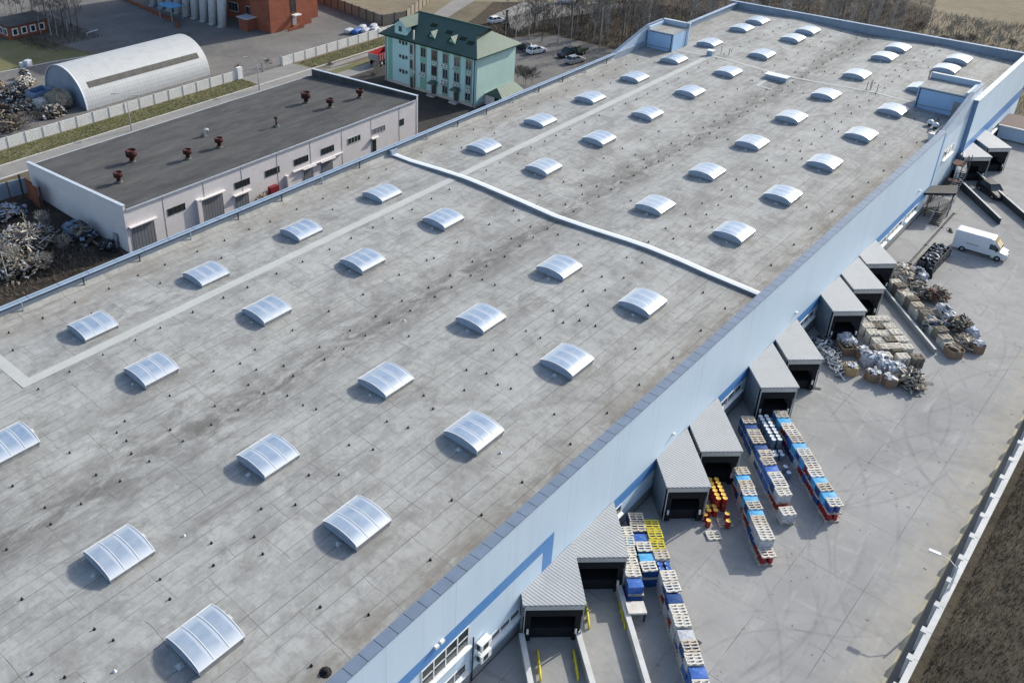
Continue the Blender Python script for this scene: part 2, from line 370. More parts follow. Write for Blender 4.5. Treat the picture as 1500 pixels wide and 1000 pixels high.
# ------------------------------------------------------------------ mesh building
class MB:
    def __init__(s): s.v = []; s.f = []; s.mi = []; s.cur = 0; s.sm = set()
    def face(s, pts, smooth=False):
        i = len(s.v); s.v += [tuple(p) for p in pts]; s.f.append(tuple(range(i, i+len(pts)))); s.mi.append(s.cur)
        if smooth: s.sm.add(len(s.f)-1)
        return s
    def raw(s, vs, fs, smooth=False):
        i = len(s.v); s.v += [tuple(p) for p in vs]
        for f in fs:
            if smooth: s.sm.add(len(s.f))
            s.f.append(tuple(i+k for k in f)); s.mi.append(s.cur)
        return s
    def box(s, x0, y0, z0, x1, y1, z1):
        return s.prism([(x0, y0), (x1, y0), (x1, y1), (x0, y1)], z0, z1)
    def prism(s, poly, z0, z1):
        n = len(poly); z0 = z0 if isinstance(z0, (list, tuple)) else [z0]*n; z1 = z1 if isinstance(z1, (list, tuple)) else [z1]*n
        area = sum(poly[i][0]*poly[(i+1) % n][1]-poly[(i+1) % n][0]*poly[i][1] for i in range(n))
        if area < 0: poly = poly[::-1]; z0 = z0[::-1]; z1 = z1[::-1]
        vs = [(p[0], p[1], z0[i]) for i, p in enumerate(poly)]+[(p[0], p[1], z1[i]) for i, p in enumerate(poly)]
        fs = [tuple(range(n))[::-1], tuple(range(n, 2*n))]+[(i, (i+1) % n, (i+1) % n+n, i+n) for i in range(n)]
        return s.raw(vs, fs)
    def obox(s, c, size, rz=0.0, tilt=None):
        R = Matrix.Rotation(rz, 3, 'Z')
        if tilt is not None: R = R @ tilt
        hx, hy, hz = size[0]/2, size[1]/2, size[2]/2
        vs = [Vector(c)+R @ Vector((x, y, z)) for x, y, z in ((-hx, -hy, -hz), (hx, -hy, -hz), (hx, hy, -hz), (-hx, hy, -hz), (-hx, -hy, hz), (hx, -hy, hz), (hx, hy, hz), (-hx, hy, hz))]
        return s.raw(vs, [(3, 2, 1, 0), (4, 5, 6, 7), (0, 1, 5, 4), (1, 2, 6, 5), (2, 3, 7, 6), (3, 0, 4, 7)])
    def bar(s, a, b, w, h=None):
        a, b = Vector(a), Vector(b); h = h or w; d = b-a
        q = d.to_track_quat('X', 'Z').to_matrix()
        return s.obox((a+b)/2, (d.length, w, h), 0, q)
    def tube(s, pts, rad, n=8, cap=True, smooth=True):
        rs = rad if isinstance(rad, (list, tuple)) else [rad]*len(pts)
        vs = []; fs = []
        P = [Vector(p) for p in pts]
        for i, p in enumerate(P):
            d = (P[min(i+1, len(P)-1)]-P[max(i-1, 0)]).normalized()
            a = d.orthogonal().normalized() if i == 0 else (a-d*a.dot(d)).normalized()
            b = d.cross(a)
            for k in range(n):
                t = 2*math.pi*k/n; vs.append(p+(a*math.cos(t)+b*math.sin(t))*rs[i])
        for i in range(len(P)-1):
            for k in range(n): fs.append((i*n+k, i*n+(k+1) % n, (i+1)*n+(k+1) % n, (i+1)*n+k))
        if cap: fs += [tuple(range(n))[::-1], tuple((len(P)-1)*n+k for k in range(n))]
        return s.raw(vs, fs, smooth)
    def lathe(s, c, prof, n=14, smooth=True):
        vs = []; fs = []
        for (r, z) in prof:
            for k in range(n): t = 2*math.pi*k/n; vs.append((c[0]+r*math.cos(t), c[1]+r*math.sin(t), c[2]+z))
        for i in range(len(prof)-1):
            for k in range(n): fs.append((i*n+k, i*n+(k+1) % n, (i+1)*n+(k+1) % n, (i+1)*n+k))
        fs.append(tuple((len(prof)-1)*n+k for k in range(n)))
        return s.raw(vs, fs, smooth)
    def mesh(s, name, mats):
        me = bpy.data.meshes.new(name); me.from_pydata(s.v, [], s.f)
        for m_ in (mats if isinstance(mats, (list, tuple)) else [mats]): me.materials.append(M[m_] if isinstance(m_, str) else m_)
        me.polygons.foreach_set('material_index', s.mi)
        if s.sm: me.polygons.foreach_set('use_smooth', [i in s.sm for i in range(len(s.f))])
        me.update(); return me
    def build(s, name, mats, parent=None, world=False, loc=None):
        o = bpy.data.objects.new(name, s.mesh(name, mats)); COL.objects.link(o)
        if parent is not None:
            o.parent = parent
            if world: o.location = -abs_loc(parent)
        if loc is not None: o.location = loc
        return o
def abs_loc(o):
    v = Vector(o.location)
    while o.parent: o = o.parent; v += Vector(o.location)
    return v
def tag(o, label=None, cat=None, group=None, kind=None):
    if label and len(label.split()) > 16: print('LONG', label)
    if label: o['label'] = label
    if cat: o['category'] = cat
    if group: o['group'] = group
    if kind: o['kind'] = kind
    return o
def thing(name, label, cat, loc=(0, 0, 0), rz=0.0, group=None):
    o = bpy.data.objects.new(name, None); COL.objects.link(o); o.location = loc; o.rotation_euler = (0, 0, rz)
    o.empty_display_size = .3
    return tag(o, label, cat, group)
def copy_tree(o, parent=None):
    c = o.copy(); COL.objects.link(c); c.parent = parent
    for ch in o.children: copy_tree(ch, c)
    return c
def place(proto, loc, rz, label, group=None, scale=None):
    """first use moves the prototype itself, later ones copy it"""
    if proto.get('_used'): o = copy_tree(proto)
    else: o = proto; proto['_used'] = 1
    o.location = loc; o.rotation_euler = (0, 0, rz)
    if scale: o.scale = (scale,)*3 if isinstance(scale, (int, float)) else scale
    tag(o, label, None, group); return o
def structure(name, mb, mat):
    return tag(mb.build(name, mat), kind='structure')
def sheet(name, poly, z, mat, th=None):
    mb = MB(); mb.face([(p[0], p[1], z) for p in (poly if sum(poly[i][0]*poly[(i+1) % len(poly)][1]-poly[(i+1) % len(poly)][0]*poly[i][1] for i in range(len(poly))) > 0 else poly[::-1])])
    return structure(name, mb, mat)
def rect(x0, y0, x1, y1): return [(x0, y0), (x1, y0), (x1, y1), (x0, y1)]
ordw = ['first', 'second', 'third', 'fourth', 'fifth', 'sixth', 'seventh', 'eighth', 'ninth', 'tenth', 'eleventh', 'twelfth', 'thirteenth', 'fourteenth', 'fifteenth', 'sixteenth']
def T(px, py, z=G): v = at(px, py, z); return (v.x, v.y)

# ================================================================== SETTING
sheet('ground', rect(-900, -900, 1500, 1300), G-.040, 'ground')
sheet('wood_floor', [(108, 46), (122, 44), (141, 45), (141, 22), (110, 22), (110, 7.5), (152, 7.5), (153.5, -10), (215, -16), (240, 40), (160, 70), (141, 62), (120, 56)], G-.034, 'woodfloor')
sheet('field', [(126, 70), (125, 110), (200, 210), (330, 100), (240, 30), (172, 46), (150, 72)], G-.030, 'field')
sheet('field', [(182, -18), (230, -8), (330, -60), (230, -120), (160, -70), (156, -48)], G-.029, 'field')
sheet('grass', [(156, 22), (172, 30), (172, 12), (190, 8), (184, -8), (165, 2)], G-.026, 'grass')
sheet('grass', rect(-40, 61.6, 79.3, 67), G-.026, 'grass')
sheet('grass', [(91.5, 66), (91.5, 64.2), (94, 61.8), (121, 61.4), (121, 66)], G-.026, 'grass')
sheet('grass', rect(92.5, 56.2, 121, 58.2), G-.010, 'grass')
sheet('grass', [(-40, 50.5), (27, 50.5), (30.5, 53.5), (30, 56), (-40, 56)], G-.026, 'grass')
sheet('grass', [(20, 103.6), (51, 103.4), (60, 101.8), (69, 99.2), (67, 104.5), (64.5, 109), (62, 122), (20, 140)], G-.026, 'grass')
sheet('industrial_yard', [(20, 67.2), (120.8, 67.2), (121, 72), (126, 97), (132, 130), (110, 170), (60, 150), (66, 122), (68, 104), (69.2, 99.3), (60, 101.6), (50, 102.9), (20, 103.2)], G-.034, 'asphalt')
sheet('road', rect(-60, 57.2, 79, 61.4), G-.022, 'asphalt_pale')
sheet('road', [(79.02, 53), (112, 53), (112, 56), (94, 59.2), (92, 61.4), (91, 67.4), (79.02, 67.4)], G-.022, 'asphalt_pale')
sheet('road', [(112.02, 58.4), (112.02, 61.2), (150, 76), (172, 78), (172, 74.5), (152, 71.5)], G-.020, 'asphalt_pale')
sheet('road', rect(94.5, 59.4, 121, 60.9), G-.018, 'asphalt_pale')
sheet('lane', rect(-60, 8, 110, 25), G-.020, 'asphalt_dark')
sheet('courtyard', [(81.2, 25.1), (110, 25.1), (112, 52.9), (60, 57.1), (60, 51), (81.2, 51)], G-.026, 'asphalt_dark')
sheet('car_park', [(109, 23.5), (140, 23), (140.5, 40), (133, 46.5), (111, 46)], G-.0225, 'asphalt')
sheet('dirt_track', [(138, 48), (143, 60), (158, 62), (168, 52), (175, 40), (160, 45), (148, 50)], G-.022, 'asphalt_pale')
sheet('junk_yard_ground', [(-20, 25.2), (29, 25.2), (30.6, 50), (26, 50.4), (-20, 50.4)], G-.010, 'mud')
sheet('yard', rect(-70, -61.5, 140.5, -41.7), G, 'yard')
sheet('fence_shade_strip', rect(-70, -62.5, 140.5, -61.702), G-.004, 'asphalt')  # darker strip added to stand for the fence's shadow band
sheet('yard_edge_line', rect(-70, -61.7, 140.5, -61.502), G-.002, 'yellow_sand')
sheet('verge', rect(-120, -140, 160, -62.75), G-.02, 'verge')
sheet('grass', [(16, -73), (46, -70.5), (52, -74), (40, -90), (10, -90)], G-.012, 'grass')

mb = MB()
for i in range(64): mb.box(-40+i*2.5, 61.44, G-.03, -40+i*2.5+2.45, 61.6, G+.12)
tag(mb.build('kerb_line', 'kerb'), kind='structure')
mb = MB(); mb.box(-60, 56.95, G-.03, 78.9, 57.15, G+.12); tag(mb.build('kerb_line', 'kerb'), kind='structure')
mb = MB()
for i in range(18):
    a = Vector((48-i*0, 103.2, G)); 
for (a, b) in (((20, 103.3), (50.3, 103.05)), ((50.4, 103.03), (60, 101.72)), ((60.1, 101.7), (69.1, 99.32))):
    mb.bar((*a, G+.03), (*b, G+.03), .16, .14)
tag(mb.build('kerb_line', 'kerb'), kind='structure')

# ================================================================== WAREHOUSE
X0, X1 = -32.0, 152.4
YL, YR = 7.9, -41.47
knots = [(7.5, -.68), (4.0, -.70), (-1, -.48), (-4.6, -.36), (-8, -.50), (-13, -.78), (-17.0, -.92), (-21, -.76), (-26, -.50), (-28.5, -.42), (-31, -.50), (-36, -.76), (-40.9, -.96), (-41.25, -.98)]
def zr(y):
    if y >= knots[0][0]: return knots[0][1]
    for (a, za), (b, zb) in zip(knots, knots[1:]):
        if y >= b: return za+(zb-za)*(y-a)/(b-a)
    return knots[-1][1]
wh = thing('warehouse', 'long pale blue warehouse with flat grey felt roof set with arched skylights', 'warehouse', (60, -17, G))
mb = MB()
ys = [k[0] for k in knots]
vs = []; fs = []
xs_ = sorted([X0+i*6.0 for i in range(31) ]+[107.0, 120.9, X1])
for xx in xs_:
    for yy in ys: vs.append((xx, yy, zr(yy)+.02*math.sin(xx*.7+yy)))
ny = len(ys)
for i in range(len(xs_)-1):
    for j in range(ny-1):
      if not (j == ny-2 and 106.9 < (xs_[i]+xs_[i+1])/2 < 120.9): fs.append((i*ny+j+1, (i+1)*ny+j+1, (i+1)*ny+j, i*ny+j))
mb.raw(vs, fs, True); mb.build('roof', 'roof', wh, True)

def roof_strip(pts_quads, name='roof_strip', mat='strip', lift=.03):
    mb = MB()
    for (xa, ya, xb, yb) in pts_quads:
        n_ = max(1, int(abs(yb-ya)/1.0)); nx = max(1, int(abs(xb-xa)/6))
        for i in range(n_):
            for j in range(nx):
                y0 = ya+(yb-ya)*i/n_; y1 = ya+(yb-ya)*(i+1)/n_; a0 = xa+(xb-xa)*j/nx; a1 = xa+(xb-xa)*(j+1)/nx
                mb.face([(a0, y0, zr(y0)+lift), (a1, y0, zr(y0)+lift), (a1, y1, zr(y1)+lift), (a0, y1, zr(y1)+lift)])
    return mb.build(name, mat, wh, True)
roof_strip([(3.8, -3.65, 56.6, -2.60), (57.9, -3.65, 119.6, -2.60), (3.8, -2.60, 4.75, 7.0)])
roof_strip([(120.0, -33.6, 120.5, 4.0)])
roof_strip([(112.6, -16.8, 113.0, -14.2), (113.0, -14.7, 116.2, -14.2)])

# end and rear walls, then the long wall with its parts
RC0, RC1 = 107.0, 120.9        # recess of the long wall
mb = MB()
mb.box(X0, YL-.35, G, X1, YL, .28)               # rear wall with its parapet
mb.box(X1-.35, YR+.4, G, X1, YL-.352, .50)        # far end wall
mb.box(X0, YR+.4, G, X0+.35, YL-.352, .50)
mb.build('wall', 'parapet_blue', wh, True)
WT = 1.08
mb = MB()
mb.box(X0, W, G+.9, RC0, W+.35, WT)
mb.box(RC1, W, G+.9, X1+.02, W+.35, WT+.25)
mb.box(RC0-.35, W+.352, G+.9, RC0, W+.85, WT-.1)
mb.box(RC0+.002, W+.60, G+.9, RC1-.002, W+.85, .2)
mb.build('front_wall', 'wall', wh, True)
mb = MB(); mb.box(RC1, W+.352, G+.9, RC1+.35, W+.9, WT+.1); mb.box(RC1-.012, W+.02, G+.9, RC1-.002, W+.597, WT+.2); mb.build('return_wall', 'return_shade_blue', wh, True)  # darker blue puts the shade of the return face into its colour
mb = MB(); mb.box(X0, W-.04, G, RC0, W+.30, G+.898); mb.box(RC1, W-.04, G, X1, W+.30, G+.898); mb.box(RC0+.002, W+.56, G, RC1-.002, W+.8, G+.898)
mb.build('plinth', 'panel_grey', wh, True)
# coping of the long wall: sloped metal sheets with dark joints
mb = MB(); x = X0; 
while x < RC0-.1:
    x2 = min(x+1.18, RC0)
    mb.prism([(x, W-.07), (x2-.04, W-.07), (x2-.04, W+.72), (x, W+.72)], [WT+.02]*2+[WT-.02]*2, [WT+.09, WT+.09, WT-.02+.05, WT-.02+.05]); x = x2
mb.build('coping', 'coping', wh, True)
mb = MB(); mb.box(X0, W-.05, WT+.008, RC0, W+.69, WT+.012); mb.box(X0, W+.352, -1.0, RC0, W+.68, WT-.022)
mb.build('coping_base', 'coping_line', wh, True)
mb = MB(); x = RC1-.1
while x < X1:
    mb.box(x, W-.08, WT+.26, min(x+.78, X1+.1), W+.62, WT+.34); x += .86
mb.build('coping', 'coping_light', wh, True)
mb = MB(); mb.box(RC1-.08, W-.12, WT+.252, X1+.05, W+.6, WT+.258); mb.box(RC1+.4, W+.36, -1.0, X1-.4, W+.58, WT+.25); mb.build('coping_base', 'coping', wh, True)
# rear and end copings
mb = MB(); x = X0
while x < 109:
    mb.box(x, YL-.60, .30, x+2.95, YL+.06, .37); x += 3
x = 127
while x < X1:
    mb.box(x, YL-.60, .30, min(x+2.95, X1), YL+.06, .37); x += 3
y = YR+.6
while y < YL-.6:
    mb.box(X1-.55, y, .52, X1+.08, y+2.9, .61); y += 2.95
mb.build('coping', 'rear_coping', wh, True)
mb = MB()
mb.box(X0, YL-.31, .372, 108.5, YL-.27, .40); mb.box(X0, YL-.63, .18, 108.5, YL-.603, .30)
mb.build('parapet_rail', 'coping_line', wh, True)
mb = MB(); mb.prism([(X0, YL-.85), (108.5, YL-.85), (108.5, YL-.355), (X0, YL-.355)], -1.2, [-.69, -.69, -.30, -.30]); mb.build('felt_upstand', 'roof', wh, True)
for i in range(24):
    mb = MB(); xx = -9+i*6.05
    if 108 < xx < 126: continue
    mb.box(xx, YL-.70, -.60, xx+.09, YL-.604, .28)
    mb.build('parapet_bracket', 'coping_line' if i % 3 else 'end_panel', wh, True)

# painted stripe with its step, thin sheets on the wall
mb = MB(); ST = W-.004
def wq(x0, z0, x1, z1, x2, z2, x3, z3, m=mb): m.face([(x0, ST, z0), (x1, ST, z1), (x2, ST, z2), (x3, ST, z3)])
wq(X0, -4.11, 21.24, -4.11, 22.47, -3.06, X0, -3.06)
wq(21.24, -4.11, 21.34, -7.35, 22.47, -6.22, 22.471, -3.06)
wq(21.34, -7.35, RC0-.751, -7.35, RC0-.751, -6.22, 22.47, -6.22)
wq(RC0-.75, -7.35, RC0-.001, -7.35, RC0-.001, WT-.2, RC0-.75, WT-.2)
wq(RC1, -6.6, X1, -6.6, X1, -4.9, RC1, -4.9)
mb.build('wall_stripe', 'stripe_blue', wh, True)

def wall_window(x0, x1, z0, z1, nx, nz, y=W, sill=True, lit=False):
    fr = MB(); t = .07
    fr.box(x0, y-.05, z0, x1, y-.003, z0+t); fr.box(x0, y-.05, z1-t, x1, y-.003, z1)
    fr.box(x0, y-.05, z0+t, x0+t, y-.003, z1-t); fr.box(x1-t, y-.05, z0+t, x1, y-.003, z1-t)
    for i in range(1, nx): xx = x0+(x1-x0)*i/nx; fr.box(xx-.05, y-.048, z0+t, xx+.05, y-.003, z1-t)
    for j in range(1, nz):
        zz = z0+(z1-z0)*j/nz
        for i in range(nx):
            a = x0+(x1-x0)*i/nx+.07; b = x0+(x1-x0)*(i+1)/nx-.07; fr.box(a, y-.046, zz-.03, b, y-.003, zz+.03)
    w = fr.build('window', 'window_white', wh, True)
    p = MB(); p.face([(x0+t, y-.012, z0+t), (x1-t, y-.012, z0+t), (x1-t, y-.012, z1-t), (x0+t, y-.012, z1-t)])
    o = p.build('pane', 'glass', w); o.location = (0, 0, 0)
    if sill:
        s_ = MB(); s_.prism([(x0-.1, y-.28), (x1+.1, y-.28), (x1+.1, y-.003), (x0-.1, y-.003)], [z0-.12]*2+[z0-.06]*2, [z0-.08]*2+[z0-.01]*2)
        s_.build('sill', 'window_white', w)
wall_window(8.9, 13.35, -5.92, -4.14, 4, 2)
wall_window(2.0, 6.6, -5.92, -4.14, 4, 2)
wall_window(8.6, 13.2, -8.4, -7.5, 4, 1)
wall_window(14.6, 18.9, -8.05, -7.42, 4, 1)
wall_window(28.2, 32.0, -8.3, -7.4, 3, 1)
wall_window(112.2, 116.4, -4.7, -3.5, 3, 1, W+.6)
for (a, b) in ((48.6, 52.8), (65.5, 69.6), (88.3, 91.2), (92.2, 96.8), (98.2, 102.5), (137.5, 141.5)):
    wall_window(a, b, -8.25, -7.42, 3, 1)
mb = MB(); mb.tube([(13.75, W-.12, -5.6), (13.75, W-.12, G+.1)], .06, 6); mb.build('downpipe', 'coping_line', wh, True)
for (xx, zz) in ((14.2, -6.75), (14.25, -7.9)):
    mb = MB(); mb.box(xx-.1, W-.55, zz-.35, xx+.95, W-.08, zz+.3); mb.cur = 1; mb.box(xx-.12, W-.40, zz-.25, xx-.102, W-.15, zz+.2); mb.box(xx+.1, W-.56, zz-.25, xx+.6, W-.552, zz+.2)
    mb.build('air_conditioner', ['window_white', 'dark_grey'], wh, True)
for xx in (10.0, 10.5, 39.2, 63.5, 101.0):
    mb = MB(); zz = -3.1 if xx < 20 else -5.2
    mb.box(xx, W-.22, zz+.02, xx+.3, W-.03, zz+.22); mb.build('wall_light', 'window_white', wh, True)

# expansion joint cover across the roof
mb = MB(); prof = [(7.2, -.36), (4.0, -.36), (-.5, -.06), (-4.4, .10), (-6.5, .06), (-10.4, -.10), (-12.5, -.18), (-17, -.45), (-21.2, -.33), (-26.1, -.06), (-28.4, 0), (-32, -.10), (-35, -.32), (-40.6, -.56)]
for (a, za), (b, zb) in zip(prof, prof[1:]):
    za -= .06; zb -= .06
    mb.cur = 0; mb.raw([(57.66, a, zr(a)-.05), (57.66, a, za-.05), (57.28, a, za), (56.90, a, za-.04),
            (57.66, b, zr(b)-.05), (57.66, b, zb-.05), (57.28, b, zb), (56.90, b, zb-.04)], [(3, 2, 6, 7), (2, 1, 5, 6), (1, 0, 4, 5)])
    mb.cur = 1; mb.raw([(56.92, a, zr(a)-.05), (56.92, a, za-.045), (56.92, b, zr(b)-.05), (56.92, b, zb-.045)], [(0, 1, 3, 2)])  # side away from the sun coloured darker to carry its shade
mb.build('expansion_joint_cover', ['cap', 'panel_grey'], wh, True)
for (xx, yy) in ((57.2, 6.15),):
    mb = MB(); mb.box(56.7, 6.9, -.95, 57.8, 7.3, .1); mb.build('joint_upstand', 'end_panel', wh, True)

# ---- skylights
def skylight_proto():
    L, Wd = 3.12, 3.15
    hx, hy = L/2, Wd/2
    c = MB(); c.box(-hx+.06, -hy+.06, -1.0, hx-.06, hy-.06, -.12)
    curb = c.build('skylight', 'curb')
    sag = .36; z0 = -.12
    na = 12
    def arc(t): a = math.pi*(.5-t)*.62; return math.sin(a)/math.sin(math.pi*.31)*hy, z0+(math.cos(a)-math.cos(math.pi*.31))/(1-math.cos(math.pi*.31))*sag
    g = MB()
    vs = []
    for xx in (-hx, hx):
        for i in range(na+1): y_, z_ = arc(i/na); vs.append((xx, y_, z_+.02))
    g.raw(vs, [(i+1, i, i+na+1, i+na+2) for i in range(na)], True)
    g.build('glazing', 'glazing', curb)
    r_ = MB()
    for xx in (-hx, -hx/3, hx/3, hx):
        w = .022
        vs = []
        for s_ in (-w, w):
            for i in range(na+1): y_, z_ = arc(i/na); vs.append((xx+s_, y_, z_+.05))
        r_.raw(vs, [(i+1, i, i+na+1, i+na+2) for i in range(na)], True)
    for s_ in (-1, 1): r_.box(-hx-.04, s_*hy-.04, z0-.05, hx+.03, s_*hy+.04, z0+.03)
    r_.build('rib', 'window_white', curb)
    for s_ in (-1, 1):
        e = MB(); pts = [(s_*(hx-.01), arc(i/na)[0], arc(i/na)[1]) for i in range(na+1)]
        if s_ < 0: pts = pts[::-1]
        pts2 = [(s_*(hx-.01), -hy if s_*1 < 0 else hy, z0-.12), (s_*(hx-.01), hy if s_ < 0 else -hy, z0-.12)]
        e.face([pts[i] for i in range(na+1)][::-1]); e.box(s_*hx-.03, -hy, z0-.30, s_*hx+.03, hy, z0-.003)
        e.build('end_panel', 'end_panel', curb)
    mo = MB(); mo.box(hx+.03, .1, -.75, hx+.42, .5, -.42); mo.build('vent_motor', 'motor', curb)
    mo = MB(); mo.box(-hx-.55, -.35, -.76, -hx-.15, .05, -.60); mo.lathe((-hx-.35, -.15, -.6), [(.12, 0), (.12, .08), (.03, .12)], 8); mo.build('vent_motor', 'motor', curb)
    return curb
sx = [0, 12, 24, 36, 48, 66.2, 78.2, 90.2, 102.2, 114.2, 126.2, 138.2, 144.6]
sy = [0, -9.13, -24.0, -33.1]
protoS = skylight_proto(); first = True
off = -abs_loc(wh)
for r_i, yy in enumerate(sy):
    for i, xx in enumerate(sx):
        if r_i == 0 and i == 0: continue
        o = protoS if first else copy_tree(protoS)
        first = False
        o.parent = wh; o.location = off+Vector((xx, yy, 0)); o['group'] = 'arched skylights on the warehouse roof'
# a flat hatch and its small neighbours
mb = MB(); mb.box(117.0, -17.0, -.95, 118.3, -13.7, -.25); mb.build('roof_hatch', 'end_panel', wh, True)
mb = MB(); mb.box(116.9, -17.1, -.248, 118.4, -13.6, -.16); mb.build('hatch_cover', 'cap', wh, True)
mb = MB(); mb.box(120.2, -3.4, -.5, 121.0, -2.5, .35); mb.cur = 1; mb.box(120.1, -3.5, .352, 121.1, -2.4, .45); mb.build('vent_box', ['end_panel', 'cap'], wh, True)
for (xx, yy, h) in ((120.8, -27.3, 1.2), (121.1, -27.8, 1.5), (121.3, -27.6, 1.1), (120.6, -28.8, 1.2), (122.4, -3.9, 1.2), (122.5, -5.2, 1.1)):
    mb = MB(); mb.tube([(xx, yy, zr(yy)), (xx+.05, yy, zr(yy)+h)], .04, 5); mb.bar((xx-.18, yy, zr(yy)+h*.8), (xx+.25, yy, zr(yy)+h*.95), .04); mb.build('antenna', 'steel_dark', wh, True)

# ---- roof breathers: small dark cones in lines
def cone_mb(mb, x, y, s=1.0):
    z = zr(y)+.01; mb.lathe((x, y, z), [(.11*s, 0), (.07*s, .03), (.04*s, .07), (.04*s, .12*s), (.06*s, .135*s), (.02*s, .16*s)], 6, False)
br = []
for y0, step in ((-4.7, 3.05), (-17.9, 2.6), (-16.2, 3.4), (-29.2, 3.3), (-27.6, 4.1), (4.9, 3.3), (-38.6, 5.1), (-12.8, 4.4), (2.0, 7.1)):
    x = -8+random.random()*2
    while x < 150:
        br.append((x+random.uniform(-.25, .25), y0+random.uniform(-.12, .12)+.3*math.sin(x*.11))); x += step*random.uniform(.9, 1.15)
for k, xx in enumerate([-6+12*i for i in range(13)]):
    for yy in [(-13.2), (-14.6), (-19.4), (-20.9), (-22.3), (-30.6), (-31.9), (-36)]:
        if random.random() < .65: br.append((xx+random.uniform(-.3, .3), yy+random.uniform(-.2, .2)))
ok = []
for (x, y) in br:
    if any(abs(x-a) < 2.1 and abs(y-b) < 2.1 for a in sx for b in sy) or 56 < x < 58.6: continue
    if x > 117 and -41 < y < -33: continue
    if x > 112 and y > 1: continue
    ok.append((x, y))
ok.sort(key=lambda p: (p[0]+17)**2+(p[1]+65)**2)
for (x, y) in ok[:100]:
    mb = MB(); cone_mb(mb, x, y); mb.build('roof_vent', 'black', wh, True)
mb = MB()
for (x, y) in ok[100:]: cone_mb(mb, x, y, 1.15)
tag(mb.build('roof_vents', 'black', wh, True), kind='stuff')
for (x, y, r_) in ((3.5, -39.3, .21), (-4.6, -31.0, .07), (3.7, -25.6, .07), (24.0, -35.6, .07), (31.8, -18.7, .07)):
    mb = MB(); mb.lathe((x, y, zr(y)), [(r_*1.8, 0), (r_*1.5, .04), (r_*.8, .08), (r_*.8, .08+r_*.6), (r_*.5, .1+r_*.7)], 10); mb.build('roof_drain' if r_ > .2 else 'roof_outlet', 'black' if r_ > .2 else 'white_metal', wh, True)

# ---- roof stair towers with sloping screen walls
def tower(x0, x1, y0, y1, zt, wing_y, wing_x0, side):
    t = thing('stair_tower', 'blue stair tower with a sloping screen wall on the %s edge of the warehouse roof' % side, 'stair tower', (x0, (y0+y1)/2, zr((y0+y1)/2)))
    mb = MB(); mb.box(x0, y0, -1.0, x1, y1, zt); mb.build('wall', 'blue_panel', t, True)
    mb = MB(); mb.box(x0-.02, y0-.02, zt+.003, x1+.02, y1+.02, zt+.06); mb.build('roof', 'roof', t, True)
    mb = MB()
    mb.box(x1-.35, y0-.05, zt+.063, x1+.05, y1+.05, zt+.75)
    oy = y1 if wing_y > y0 else y0
    s_ = 1 if wing_y > y1-.1 else -1
    if s_ > 0: mb.box(x0-.05, y1-.3, zt+.063, x1-.352, y1+.05, zt+.55)
    else: mb.box(x0-.05, y0-.05, zt+.063, x1-.352, y0+.3, zt+.55)
    mb.build('parapet', 'blue_light', t, True)
    mb = MB(); mb.box(x0-.06, y0-.06, zt-.14, x0-.022, y1+.06, zt+.10); mb.box(x1-.42, y0-.1, zt+.753, x1+.1, y1+.1, zt+.83); mb.build('flashing', 'coping_line' if False else 'coping_light', t, True)
    mb = MB(); wy0, wy1 = (wing_y-.15, wing_y+.15)
    v = [(wing_x0, .3), (x0+.4, zt+.55), (x1, zt+.55), (x1, -1.0), (wing_x0, -1.0)]
    a = [(p[0], wy0, p[1]) for p in v]; b = [(p[0], wy1, p[1]) for p in v]; n_ = len(v)
    mb.raw(a+b, [tuple(range(n_))[::-1], tuple(range(n_, 2*n_))]+[(i, (i+1) % n_, (i+1) % n_+n_, i+n_) for i in range(n_)])
    mb.build('screen_wall', 'blue_light', t, True)
    mb = MB(); mb.bar((wing_x0-.1, wing_y, .35), (x0+.4, wing_y, zt+.6), .5, .08); mb.bar((x0+.4, wing_y, zt+.61), (x1, wing_y, zt+.61), .5, .08); mb.build('coping', 'coping', t, True)
    mb = MB(); mb.box(x0-.06, y0+.5, -.9, x0-.01, y0+1.4 if s_ < 0 else y0+.6, 1.2 if s_ < 0 else -.3); mb.bar((x0-.05, y0, -.2), (x0-.05, y1, -.25), .05, .1)
    mb.build('door', 'panel_grey', t, True)
    mb = MB()
    yy = y1-.25 if s_ < 0 else y0+.25
    mb.tube([(x0-.1, yy, -.9), (x0-.1, yy, zt-.1)], .06, 6); mb.tube([(x0-.1, y0+.2, zt-.12), (x0-.1, y1-.2, zt-.12)], .05, 6); mb.build('gutter', 'coping_line', t, True)
    # ladder
    mb = MB()
    ly = y1+.1 if s_ < 0 else y0-.1
    for q in (0, .5): mb.tube([(x1-1.2+q, ly, -.6), (x1-1.2+q, ly, zt+1.1), (x1-1.2+q, ly-.4*s_*-1, zt+1.2)], .035, 5)
    for k in range(9): mb.bar((x1-1.2, ly, -.4+k*.4), (x1-.7, ly, -.4+k*.4), .03)
    mb.build('ladder', 'steel_dark', t, True)
    return t
tower(118.9, 124.3, -40.5, -34.4, 2.2, -40.86, 107.4, 'yard')
tower(118.6, 124.0, 2.8, 7.5, 2.2, 7.95, 109.0, 'rear')
for k, (xx, yy) in enumerate(((113.2, -38.2), (112.6, -39.0))):
    t = thing('roof_fan', 'white mushroom fan, %s, at the yard-side stair tower' % ('nearer the tower' if k == 0 else 'nearer the long parapet'), 'fan', (xx, yy, zr(yy)))
    mb = MB(); mb.lathe((0, 0, 0), [(.25, 0), (.25, .35)], 10); mb.build('base', 'steel_dark', t)
    mb = MB(); mb.lathe((0, 0, .352), [(.42, 0), (.45, .15), (.3, .4), (.05, .5)], 12); mb.build('hood', 'white_metal', t)
t = thing('pipe_manifold', 'low grey pipe run lying behind the parapet near the yard-side stair tower', 'pipes', (111.5, -39.9, -.9))
